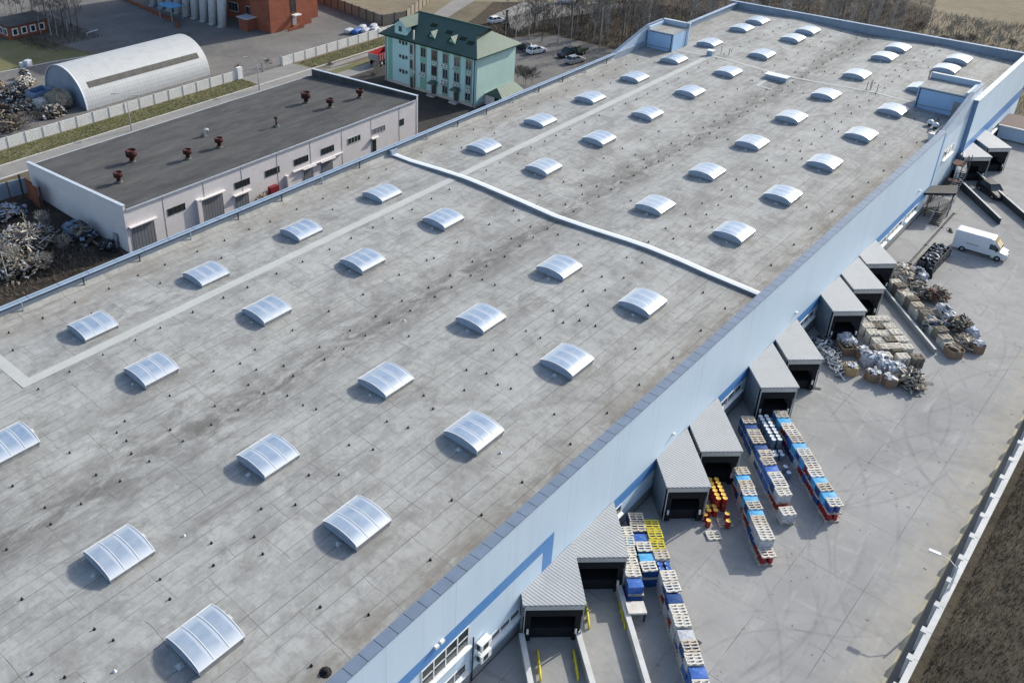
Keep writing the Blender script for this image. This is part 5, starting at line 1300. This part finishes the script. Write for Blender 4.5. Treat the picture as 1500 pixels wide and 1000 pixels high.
# leftover left edge: blue fence, brown doors, scrap in the shade
lowwall([(-6, 52.0), (24.4, 51.0), (29.4, 50.2)], 2.3, .15, 'sheet_fence', 'rusty topped blue-grey sheet fence around the scrap yard', 'parapet_blue', 'fence', 3.0, 'rust_orange')
t = thing('rusty_gate', 'pair of tall rust-orange sheet doors by the workshop end', 'gate', (28.8, 48.2, G))
for i in range(2): mb = MB(); mb.box(28.3-i*.35, 48.0-i*2.1-1.9, G+.1, 28.38-i*.35, 48.0-i*2.1, G+3.2); mb.build('door', 'rust_orange', t, True)
mb = MB(); mb.box(28.0, 49.0, G, 28.2, 49.2, G+3.4); mb.box(28.0, 43.4, G, 28.2, 43.6, G+3.4); mb.build('post', 'bark_dark', t, True)

# ================================================================== VEHICLES
def loft(mb, secs, smooth=False):
    """closed cross-sections of equal count, joined along the way"""
    n_ = len(secs[0]); vs = [p for s in secs for p in s]; fs = []
    for i in range(len(secs)-1):
        for j in range(n_): fs.append((i*n_+j, i*n_+(j+1) % n_, (i+1)*n_+(j+1) % n_, (i+1)*n_+j))
    fs += [tuple(range(n_))[::-1], tuple((len(secs)-1)*n_+j for j in range(n_))]
    mb.raw(vs, fs, smooth)
def sec(x, w, z0, z1, wt=None):
    wt = wt or w; return [(x, -w/2, z0), (x, w/2, z0), (x, w/2, z0+(z1-z0)*.6), (x, wt/2, z1), (x, -wt/2, z1), (x, -w/2, z0+(z1-z0)*.6)]
def wheels(t, xs_, w, r, mat='rubber'):
    for x in xs_:
        for s_ in (-1, 1):
            mb = MB(); mb.tube([(x, s_*(w/2-.20), r), (x, s_*(w/2+.01), r)], r, 14); wh_ = mb.build('wheel', mat, t)
            mb = MB(); mb.tube([(x, s_*(w/2-.04), r), (x, s_*(w/2+.03), r)], r*.55, 10); mb.build('rim', 'steel_light', wh_)
def car(label, loc, rz, paint, L=4.3, w=1.75, h=1.45, kind='hatch', group=None):
    t = thing('parked_car', label, 'car', (loc[0], loc[1], G), rz, group)
    mb = MB(); loft(mb, [sec(-L/2, w*.86, .35, .80, w*.8), sec(-L/2+.18, w, .24, .92, w*.94), sec(-L*.12, w, .22, .95, w*.94), sec(L*.20, w, .22, .92, w*.92), sec(L/2-.35, w*.97, .24, .78, w*.86), sec(L/2, w*.82, .34, .62, w*.72)]); mb.build('body', paint, t)
    b0, b1, r0, r1 = (-L/2+.25, L*.2, -L/2+.75, L*.02) if kind != 'pickup' else (-L*.10, L*.26, -L*.04, L*.12)
    mb = MB(); loft(mb, [[(x, -w/2*.92, .9), (x, w/2*.92, .9), (x2, w/2*.72, h-.06), (x2, -w/2*.72, h-.06)] for x, x2 in ((b0, r0), (b1, r1))]); mb.build('window', 'glass', t)
    mb = MB(); loft(mb, [[(x, -w/2*.72, h-.058), (x, w/2*.72, h-.058), (x, w/2*.68, h), (x, -w/2*.68, h)] for x in (r0-.02, r1+.05)]); mb.build('roof', paint, t)
    mb = MB()
    for x, x2 in ((b0+.0, r0), ((b0+b1)/2, (r0+r1)/2), (b1, r1)):
        for s_ in (-1, 1): mb.bar((x, s_*w/2*.93, .9), (x2, s_*w/2*.73, h-.05), .06)
    mb.build('pillar', paint, t)
    for s_ in (-1, 1):
        mb = MB(); mb.box(L/2-.12, s_*w*.32-.14, .52, L/2-.02, s_*w*.32+.14, .64); mb.build('headlight', 'film_white', t)
        mb = MB(); mb.box(-L/2+.0, s_*w*.36-.1, .66, -L/2+.1, s_*w*.36+.1, .80); mb.build('tail_light', 'sign_red', t)
    wheels(t, (-L*.30, L*.31), w, .32); return t
car('black estate car farthest left in the rear car park', (128.4, 39.6), math.radians(75), 'dark_paint', group='cars in the rear car park')
car('white car second in the rear car park', (128.3, 36.3), math.radians(-15), 'white_paint', group='cars in the rear car park')
car('silver car nearest the warehouse roof edge in the car park', (128.3, 27.2), math.radians(-12), 'silver_paint', group='cars in the rear car park')
car('dark off-road car beside the trailer in the car park', (130.6, 30.6), math.radians(170), 'dark_paint', 4.4, 1.85, 1.8, group='cars in the rear car park')
car('white car standing behind the mint office block', (140.2, 55.6), math.radians(-15), 'white_paint')
car('white car far off between the birches', (164.4, 53.8), math.radians(-60), 'white_paint')
car('dark car on the far dock ramp with light bonnet', (118.3, -46.8), math.radians(-132), 'dark_paint', 4.5, 1.85, 1.6)
mb = MB(); mb.raw([(0, -.78, 0), (0, .78, 0), (1.35, .70, -.10), (1.35, -.70, -.10)], [(0, 3, 2, 1)][:0]+[(3, 2, 1, 0)][:0]+[(0, 1, 2, 3)][:0])
t = thing('trailer', 'dark green low trailer behind the off-road car', 'trailer', (133.8, 29.8, G), .05)
mb = MB(); mb.box(-1.7, -.95, .55, 1.7, .95, .63)
for s_ in (-1, 1): mb.box(-1.7, s_*.95-.04, .633, 1.7, s_*.95+.04, 1.0)
mb.build('bed', 'needle', t); wheels(t, (-.4, .4), 1.9, .33)
# white van
vx, vy = 99.35, -47.15
vt = thing('delivery_van', 'white high-roofed delivery van parked across the yard beside black crates', 'van', (99.45, -50.1, G), math.radians(-88))
L_, w_, h_ = 5.75, 1.98, 2.55
def vsec(x, z0, z1, w=w_, wt=None):
    wt = wt or w*.90; return [(x, -w/2, z0), (x, w/2, z0), (x, w/2, min(z1, 1.35)), (x, wt/2+.03, z1-.10), (x, wt/2-.10, z1), (x, -wt/2+.10, z1), (x, -wt/2-.03, z1-.10), (x, -w/2, min(z1, 1.35))]
mb = MB(); loft(mb, [vsec(-L_/2, .35, h_-.06, w_*.98), vsec(-L_/2+.15, .32, h_), vsec(L_*.15, .32, h_), vsec(L_*.21, .32, h_-.08), vsec(L_*.26, .32, h_-.42, w_, w_*.86), vsec(L_*.345, .32, 1.62, w_*.99, w_*.84), vsec(L_*.36, .32, 1.22, w_*.99, w_*.90), vsec(L_*.47, .34, 1.02, w_*.95, w_*.86), vsec(L_/2, .38, .78, w_*.84, w_*.78)]); mb.build('body', 'white_paint', vt)
mb = MB()
ws = [(L_*.212+.03, .70, h_-.06), (L_*.262+.03, .76, h_-.40), (L_*.346+.03, .82, 1.66), (L_*.362+.03, .84, 1.32)]
for (a, ya, za), (b, yb_, zb) in zip(ws, ws[1:]): mb.raw([(a, -ya, za), (a, ya, za), (b, yb_, zb), (b, -yb_, zb)], [(0, 3, 2, 1)])
mb.build('windscreen', 'glass', vt)
for s_ in (-1, 1):
    mb = MB(); y = s_*(w_/2+.02); mb.raw([(L_*.16, y, 1.30), (L_*.345, y, 1.30), (L_*.325, y-s_*.02, 1.62), (L_*.255, y-s_*.05, 1.95), (L_*.16, y-s_*.05, 1.98)], [(0, 1, 2, 3, 4) if s_ < 0 else (4, 3, 2, 1, 0)]); mb.build('side_window', 'glass', vt)
    mb = MB(); mb.obox((L_*.30, s_*(w_/2+.14), 1.42), (.14, .2, .36)); mb.build('mirror', 'black', vt)
    mb = MB(); mb.box(-L_*.24, s_*(w_/2+.005)-.012, .34, L_*.23, s_*(w_/2+.005)+.012, .52); mb.build('side_trim', 'dark_grey', vt)
    mb = MB(); mb.obox((L_*.475, s_*.74, .92), (.25, .24, .2)); mb.build('headlight', 'steel_light', vt)
mb = MB()
for k, ww in enumerate((.10, .05, .12, .07, .11, .06, .10, .12, .05, .09)): mb.box(-L_*.26+k*.145, -w_/2-.012, 1.22, -L_*.26+k*.145+ww, -w_/2-.003, 1.32)
mb.build('side_lettering', 'dark_grey', vt)
mb = MB(); mb.box(L_*.46, -.8, .36, L_/2+.04, .8, .58); mb.build('bumper', 'dark_grey', vt)
wheels(vt, (-L_*.30, L_*.35), w_, .36)
# red tipper truck
tt = thing('tipper_truck', 'red and grey tipper truck parked at the corner of the office block', 'truck', (104.2, 54.5, G), math.radians(8))
mb = MB(); mb.box(-3.8, -1.2, 1.15, 1.6, 1.2, 1.25)
for s_ in (-1, 1): mb.box(-3.8, s_*1.2-.05, 1.253, 1.6, s_*1.2+.05, 2.5)
mb.box(1.55, -1.15, 1.253, 1.65, 1.15, 2.7); mb.build('tipper_body', 'red_paint', tt)
mb = MB(); mb.box(-3.9, -1.2, 1.2, -3.82, 1.2, 2.4); mb.build('tailgate', 'grey_paint', tt)
mb = MB()
for i in range(8): mb.box(-3.6+i*.7, -1.32, 1.26, -3.45+i*.7, -1.252, 2.4); mb.box(-3.6+i*.7, 1.252, 1.26, -3.45+i*.7, 1.32, 2.4)
mb.build('rib', 'grey_paint', tt)
mb = MB(); mb.box(-3.7, -.45, .8, 3.8, .45, 1.1); mb.build('chassis', 'steel_dark', tt)
mb = MB(); loft(mb, [vsec(1.9, .7, 2.6, 2.3), vsec(3.3, .7, 2.6, 2.3), vsec(3.9, .7, 1.7, 2.3)]); mb.build('cab', 'red_paint', tt)
mb = MB(); mb.raw([(3.38, -.95, 2.45), (3.38, .95, 2.45), (3.85, .98, 1.75), (3.85, -.98, 1.75)], [(0, 3, 2, 1)]); o = mb.build('windscreen', 'glass', tt); o.location = (.04, 0, .05)
wheels(tt, (-2.9, -1.7, 2.8), 2.4, .5)

# ================================================================== SCRAP YARDS ON THE LEFT
heap('scrap_pile', 'big pale tangle of timber, pipes and sacks in the scrap yard corner', 'scrap', (21.5, 36.0, G), (9, 8, 2.6), ['wood_old', 'wood_old', 'concrete', 'bark_dark', 'wood', 'film_white'], 620, 80, .3, (1.3, .08, .05))
heap('scrap_pile', 'pale boards and slabs piled at the near edge of the scrap yard', 'scrap', (19.0, 30.5, G), (7, 5, 1.6), ['wood_old', 'concrete', 'wood_old', 'bark_dark'], 380, 81, .3, (.9, .12, .05))
heap('scrap_pile', 'heap with a pale blue sheet against the white end wall', 'scrap', (27.6, 33.0, G), (3.2, 6.0, 2.0), ['faded_blue', 'wood_old', 'dark_grey', 'brown_box', 'bark_dark'], 210, 82, 0, (.9, .25, .06))
heap('scrap_pile', 'blue and white bags beside the rusty doors', 'scrap', (24.0, 45.5, G), (5, 4, 1.4), ['faded_blue', 'film_white', 'dark_grey', 'wood_old'], 190, 83, 0, (.7, .3, .12))
heap('scrap_pile', 'dark rubbish strewn by the end wall corner', 'scrap', (28.6, 28.2, G), (2.0, 3.2, 1.0), ['dark_grey', 'film_white', 'bark_dark'], 90, 84, 0, (.5, .2, .06))
heap('scrap_pile', 'tan and white bags at the left picture edge of the scrap yard', 'scrap', (18.5, 43.5, G), (6, 5, 1.5), ['tan_box', 'film_white', 'dark_grey', 'faded_blue'], 160, 85, 0, (.9, .5, .25))
crumpled('sheet_bundle', 'pale blue crumpled sheet over the heap at the white end wall', 'sheet', (27.3, 33.8, G+.3), (1.8, 2.4, 1.6), 'faded_blue', 90, .3, None, .25)
octabin((19.5, 40.2, G), 'yellowish crate among the bags in the scrap yard', 'tan_box', 'wood_old', 1.6, 1.0, .4, 91)
t = thing('door_leaf', 'grey door leaf leaning against the end wall of the workshop', 'door leaf', (29.3, 27.6, G)); mb = MB(); mb.obox((0, 0, .95), (.08, .9, 1.9), 0, Matrix.Rotation(.12, 3, 'Y')); mb.build('leaf', 'steel_light', t)
t = thing('white_cabin', 'edge of a white cabin at the left picture edge', 'cabin', (15.3, 34.8, G)); mb = MB(); mb.box(-3, -1.6, .1, 0, 1.6, 2.3); mb.build('wall', 'window_white', t); mb = MB(); mb.box(-3.2, -1.8, 2.303, .2, 1.8, 2.42); mb.build('roof', 'steel_light', t)
for i, (x, y, sx_, sy_, h_, mats_, lab) in enumerate((
        (46.5, 88.0, 7, 6, 1.6, ['dark_grey', 'black', 'steel_dark', 'film_white'], 'black tyres and bins heaped left of the hangar'),
        (44.5, 81.0, 7, 6, 1.5, ['wood_old', 'wood_old', 'concrete', 'bark_dark'], 'grey brushwood and rubble behind the white fence'),
        (38.5, 76.0, 8, 6, 1.5, ['wood_old', 'wood_old', 'bark_dark'], 'greyish scrub and scrap at the left end of the fence'),
        (50.5, 93.5, 5, 4, 1.2, ['wood_pale', 'tan_box', 'wood', 'film_white'], 'pale timber stacked on the yard behind the hangar end'),
        (45.5, 96.0, 6, 4, 1.2, ['wood_pale', 'dark_grey', 'tan_box', 'dark_grey'], 'mixed crates and tyres at the far left'),
        (52.2, 96.8, 2.2, 2, 1.6, ['wood_old', 'film_white'], 'small mound beside the hangar corner'),
        (46.0, 75.0, 5, 3.5, 1.8, ['wood_old', 'concrete', 'bark_dark'], 'low mound just inside the white fence'),
        (40.0, 84.0, 6, 6, 1.4, ['dark_grey', 'wood_old', 'rust_red'], 'dark rubbish at the left picture edge'))):
    heap('scrap_pile', lab, 'scrap', (x, y, G), (sx_, sy_, h_), mats_+['bark_dark', 'wood_old'], 420, 100+i, i*.5, (.6, .18, .09))
crumpled('bale_stack', 'tall grey-beige bale stack against the blue hangar end', 'bales', (48.9, 77.6, G), (3.0, 4.2, 3.0), 'wood_old', 33, .1, None, .2)
crumpled('bale_stack', 'rounder beige bundle left of the tall bale stack', 'bales', (46.4, 79.2, G), (2.4, 2.4, 1.8), 'concrete', 34, .1, None, .2)
t = thing('blue_container', 'bright blue open container beside the hangar end', 'container', (48.6, 84.0, G), .15)
mb = MB(); mb.box(-1.7, -1.5, .1, 1.7, 1.5, .3)
for s_ in (-1, 1): mb.box(-1.7, s_*1.5-.06, .303, 1.7, s_*1.5+.06, 1.7); mb.box(s_*1.7-.06, -1.44, .303, s_*1.7+.06, 1.44, 1.7)
mb.build('body', 'faded_blue', t); mb = MB(); mb.box(-1.3, -1.0, .31, 1.3, 1.1, 1.2); mb.build('contents', 'film_navy', t)
crumpled('sheet_bundle', 'dark red sheet lying beside the blue container', 'sheet', (45.9, 82.9, G), (2.0, 1.4, .8), 'drum_red', 35, .3, None, .2)
for i, (px, py, s) in enumerate(((33, 98, 1.0), (42, 97, 1.4))):
    x, y = T(px, py); s *= .8; mb = MB(); mb.obox((0, 0, s*.5+.05), (s, s*.9, s), .3); o = mb.build('white_tank', 'white_metal'); 
    o.location = (x, y, G); tag(o, ('smaller white block on the kerb at the far left', 'larger white block on the kerb at the far left')[i], 'block')
t = thing('barrier', 'short red and white barrier in the shaded brick plant yard', 'barrier', (*T(128, 54), G), .2); mb = MB(); mb.bar((0, 0, .8), (3.0, 0, .8), .12); mb.build('boom', 'window_white', t); mb = MB(); mb.box(-.1, -.1, 0, .1, .1, .9); mb.build('post', 'steel_light', t)
hx, hy = 62.0, 122.0
t = thing('brick_lodge', 'small red brick lodge with white window surrounds under the birches', 'building', (hx, hy, G))
mb = MB(); mb.box(61.6, 121.8, G, 70.0, 127.0, G+2.7); mb.build('wall', 'brick', t, True)
mb = MB(); mb.prism([(61.2, 121.4), (70.4, 121.4), (70.4, 127.5), (61.2, 127.5)], G+2.703, [G+2.85, G+2.85, G+3.5, G+3.5]); mb.build('roof', 'dark_felt', t, True)
for i in range(4):
    y = None; mb = MB(); x = 62.2+i*1.95; mb.box(x, 121.70, G+.7, x+1.3, 121.795, G+2.2); w = mb.build('window', 'window_white', t, True); mb = MB(); mb.box(x+.25, 121.66, G+.9, x+1.05, 121.698, G+2.0); o = mb.build('pane', 'glass', w); o.location = (0, 0, 0)
for i in range(2):
    mb = MB(); y = 122.6+i*2.0; mb.box(61.50, y, G+.7, 61.595, y+1.3, G+2.2); w = mb.build('window', 'window_white', t, True); mb = MB(); mb.box(61.46, y+.25, G+.9, 61.498, y+1.05, G+2.0); o = mb.build('pane', 'glass', w); o.location = (0, 0, 0)
t = thing('rail_fence', 'low dark pipe rail beside the grass under the birches', 'rail', (*T(60, 62), G))
a, b = T(40, 58), T(85, 78); mb = MB(); mb.bar((*a, G+.45), (*b, G+.45), .12); mb.build('rail', 'steel_dark', t, True)

# ================================================================== TREES
def tree_proto(seed, h, mat_t, mat_c, spread=.22, nb=26, droop=.0, name='birch_tree'):
    rn = random.Random(seed); t = thing(name, 'tree', 'tree')
    pts = []; x = y = 0; n_ = 8
    for i in range(n_+1): pts.append(Vector((x, y, h*i/n_))); x += rn.uniform(-.13, .13)*h/12; y += rn.uniform(-.13, .13)*h/12
    r0 = .0105*h*.8
    mb = MB(); mb.tube(pts, [r0*(1-.92*i/n_)+.012 for i in range(n_+1)], 6, False)
    mb.build('trunk', mat_t, t)
    mb = MB()
    def pt(f): k = f*n_; i = min(int(k), n_-1); return pts[i].lerp(pts[i+1], k-i)
    def twig(a, b, r): mb.tube([a, b], [r, r*.45], 3, False, False)
    for i in range(nb):
        f = .22+.76*(i+rn.random())/nb; a = pt(f); az = rn.uniform(0, 6.28); L1 = h*spread*(1.15-f)*rn.uniform(.7, 1.25)+.3
        up = rn.uniform(.55, 1.3); d = Vector((math.cos(az), math.sin(az), up)).normalized()
        m1 = a+d*L1*.5; e = m1+(d+Vector((0, 0, rn.uniform(.0, .5)))).normalized()*L1*.5; rr = .012+r0*.22*(1-f)
        twig(a, m1, rr); twig(m1, e, rr*.6)
        for j in range(7):
            g = rn.uniform(.25, 1); s_ = a.lerp(m1, g*2) if g < .5 else m1.lerp(e, g*2-1)
            d2 = (d+Vector((rn.uniform(-1, 1), rn.uniform(-1, 1), rn.uniform(-.3, .7)-droop))).normalized(); l2 = L1*rn.uniform(.25, .5); q = s_+d2*l2
            twig(s_, q, .026)
            for k in range(3):
                s2 = s_.lerp(q, rn.uniform(.3, 1)); d3 = (d2+Vector((rn.uniform(-1, 1), rn.uniform(-1, 1), rn.uniform(-.6, .6)-droop))).normalized(); twig(s2, s2+d3*l2*rn.uniform(.4, .8), .02)
    mb.build('crown', mat_c, t)
    return t
BI = [tree_proto(s, h, 'bark_white', 'twig', .20, nb) for s, h, nb in ((1, 13, 26), (2, 11, 24), (3, 15, 30))]
DK = [tree_proto(s, h, 'bark_dark', 'twig', .24, nb, 0, 'bare_tree') for s, h, nb in ((4, 12, 28), (5, 9, 24))]
PA = [tree_proto(s, h, 'bark_white', 'twig_pale', .12, nb, 0, 'slender_tree') for s, h, nb in ((6, 13, 26), (7, 11, 22))]
BU = [tree_proto(8, 3.6, 'bark_dark', 'twig_pale', .5, 30, 0, 'bush'), tree_proto(9, 2.6, 'bark_dark', 'twig', .6, 30, 0, 'bush')]
rt = random.Random(99)
def plant(protos, x, y, label, group, smin=.8, smax=1.2):
    p = rt.choice(protos); s = rt.uniform(smin, smax)
    place(p, (x, y, G-.03), rt.uniform(0, 6.28), label, group, (s, s, s*rt.uniform(.9, 1.1)))
GW = 'bare trees behind the rear car park'
for i in range(64):
    x = rt.uniform(134, 172); y = rt.uniform(12, 50)
    if x < 142 and y < 44.5 and y > 22 and x < 141: x += 9
    if 150 < x < 168 and 46 < y: continue
    k = rt.random()
    plant(BI if k < .4 else (DK if k < .7 else PA), x, y, 'bare leafless tree in the thicket behind the rear car park', GW, .7, 1.05)
plant(BI[:1], 136.2, 27.0, 'bright white birch standing over the silver car in the car park', None, 1.1, 1.15)
for (x, y) in ((131.5, 46.5), (132.8, 44.9), (134.6, 42.8), (135.6, 40.2), (136.6, 37.0), (135.9, 33.5)):
    plant(BI+DK, x, y, 'bare tree in the front rank along the rear car park', GW+' front', .75, .95)
GV = 'bare trees beyond the far end of the warehouse'
for i in range(88):
    x = rt.uniform(157, 206); y = 16-(x-157)*.35+rt.uniform(-24, 12)
    if y < -30+(x-157)*.3: y += 14
    plant(PA+PA+DK[:1]+BI[:1], x, y, 'slender bare tree in the wood beyond the far end of the warehouse', GV, .75, 1.1)
for i in range(30):
    x = rt.uniform(168, 230); y = rt.uniform(15, 60)
    plant(DK+BI, x, y, 'dark bare tree in the wood at the top of the view', 'bare trees at the top of the view', .8, 1.1)
GL = 'birches by the brick lodge'
for (px, py) in ((60, 50), (75, 52), (85, 54), (95, 55), (100, 48), (70, 42), (80, 36), (92, 40), (10, 22), (25, 18), (48, 24), (35, 30), (105, 40), (115, 52), (18, 30), (62, 34)):
    x, y = T(px, py); plant(BI if rt.random() < .75 else DK, x, y, 'tall white-stemmed birch in the clump behind the brick lodge', GL, .85, 1.15)
for (x, y) in ((18.5, 32), (22, 34.5), (24, 30.5), (16.5, 29.5), (20.5, 28), (25, 37), (14, 31)):
    plant(BU[:1]+PA[1:], x, y, 'thin bare sapling growing through the scrap yard heap', 'saplings in the scrap yard', .55, .9) 
for (x, y) in ((111.6, 26.6), (112.4, 27.6), (111.8, 28.6), (112.8, 26.0)):
    plant(BU[1:], x, y, 'dense brown bush at the corner of the mint office block', 'bush clump by the office block', .95, 1.15)
for (px, py) in ((1365, 60), (1380, 66), (1400, 70), (1420, 72), (1440, 62), (1460, 70), (1345, 50), (1480, 74), (1400, 50), (1430, 52), (1475, 55), (1390, 58), (1355, 40), (1450, 78)):
    x, y = T(px, py); plant(BU, x, y, 'low bare shrub in the dry field beyond the far corner', 'shrubs in the dry field', .6, 1.0)
for (x, y, s) in ((36, 73, 1), (39.5, 71.5, 1), (42.5, 73, .8), (33.5, 75, 1), (36.5, 78, 1), (93.6, 58.9, .5), (79.5, 68.5, .6), (86.5, 68.6, .6), (97.5, 50.3, .6), (95.0, 48.8, .5)):
    plant(BU, x, y, 'scraggly grey bush near the white patterned fence' if y > 60 else 'small bush near the office block', 'bushes along the fence' if y > 60 else 'bushes by the office', .8*s, 1.1*s)
# conifer
t = thing('conifer', 'single dark green conifer behind the mint office block', 'tree', (*T(741, 50), G))
mb = MB(); mb.tube([(0, 0, 0), (0, 0, 4.5)], [.12, .03], 6); mb.build('trunk', 'bark_dark', t)
mb = MB(); rn = random.Random(5)
for i in range(420):
    f = rn.random()**.8; z = .5+f*4.4; r_ = 1.15*(1-f)*rn.uniform(.5, 1.05)+.05; a = rn.uniform(0, 6.28); c = Vector((r_*math.cos(a), r_*math.sin(a), z)); d = Vector((math.cos(a), math.sin(a), -.4))*.35; s_ = Vector((-math.sin(a), math.cos(a), 0))*.13
    mb.face([c-d-s_, c-d+s_, c+d*.6])
mb.build('crown', 'needle', t)

# ---- ground cover nobody could count
def tufts(name, n_, area, h, mats, seed, inside=None, w=.06, lean=.5):
    rn = random.Random(seed); mb = MB()
    for i in range(n_):
        x, y = area(rn)
        if inside and not inside(x, y): continue
        k = rn.uniform(.4, 1.2)*h; mb.cur = rn.randrange(len(mats))
        for q in range(3):
            a = rn.uniform(0, 6.28); dx, dy = math.cos(a)*lean*k, math.sin(a)*lean*k; px, py = -math.sin(a)*w, math.cos(a)*w
            mb.face([(x-px, y-py, G-.03), (x+px, y+py, G-.03), (x+dx, y+dy, G+k)])
    o = mb.build(name, mats); return tag(o, None, None, None, 'stuff')
M['dry_stem'] = plain('dry_stem', (.19, .15, .10), .95, 0, .3, .6, .05)
M['dark_stem'] = plain('dark_stem', (.060, .048, .038), .95, 0, .3, .6, .05)
M['grey_stem'] = plain('grey_stem', (.26, .24, .21), .95, 0, .3, .6, .05)
M['green_stem'] = plain('green_stem', (.19, .20, .09), .95, 0, .3, .6, .05)
tufts('verge_weeds', 42000, lambda r: (r.uniform(14, 112), -63.3-r.random()**1.3*26), .30, ['dark_stem', 'dark_stem', 'dry_stem', 'dark_stem', 'grey_stem', 'green_stem'], 1, None, .016, .55)
tufts('undergrowth', 12000, lambda r: (r.uniform(131, 178), r.uniform(8, 56)), .9, ['dark_stem', 'dry_stem', 'grey_stem'], 2, lambda x, y: not (x < 141 and 22 < y < 45.5), .03, .5)
tufts('undergrowth', 14000, lambda r: (r.uniform(153.5, 215), r.uniform(-45, 22)), .8, ['grey_stem', 'dry_stem', 'grey_stem'], 3, None, .03, .35)
tufts('undergrowth', 5000, lambda r: (r.uniform(62, 76), r.uniform(110, 140)), .6, ['dark_stem', 'dry_stem'], 4, None, .015, .4)
tufts('grass_blades', 8000, lambda r: (r.uniform(20, 79), r.uniform(61.8, 66.8)), .12, ['green_stem', 'dry_stem', 'green_stem'], 5, None, .04, 1.1)
tufts('grass_blades', 3000, lambda r: (r.uniform(92, 120), r.uniform(61.8, 66.2)), .12, ['green_stem', 'dry_stem'], 6, None, .04, 1.1)
tufts('junk_yard_weeds', 3500, lambda r: (r.uniform(8, 27), r.uniform(25.4, 38)), .4, ['grey_stem', 'dry_stem', 'dark_stem'], 7, None, .025, .8)
# litter on the yard
rn = random.Random(12)
mb = MB()
for i in range(150):
    x, y = rn.uniform(15, 110), rn.uniform(-61, -43)
    mb.obox((x, y, G+.012), (rn.uniform(.05, .22), rn.uniform(.04, .12), .015), rn.uniform(0, 3))
tag(mb.build('yard_litter', 'wood_old'), kind='stuff')
t = thing('drain_grate', 'dark square drain grate in the slab beside the longest row', 'grate', (26.4, -51.0, G)); mb = MB()
for i in range(7): mb.box(-.5+i*.15, -.4, .012, -.42+i*.15, .4, .035)
mb.build('grate', 'steel_dark', t)
# prototypes never placed
for o in list(COL.objects):
    if o.parent is None and o.get('label') in ('wooden pallet', 'wrapped load', 'drum', 'crate', 'tree') and not o.get('_used'):
        for c in list(o.children): bpy.data.objects.remove(c)
        bpy.data.objects.remove(o)
    elif '_used' in o: del o['_used']
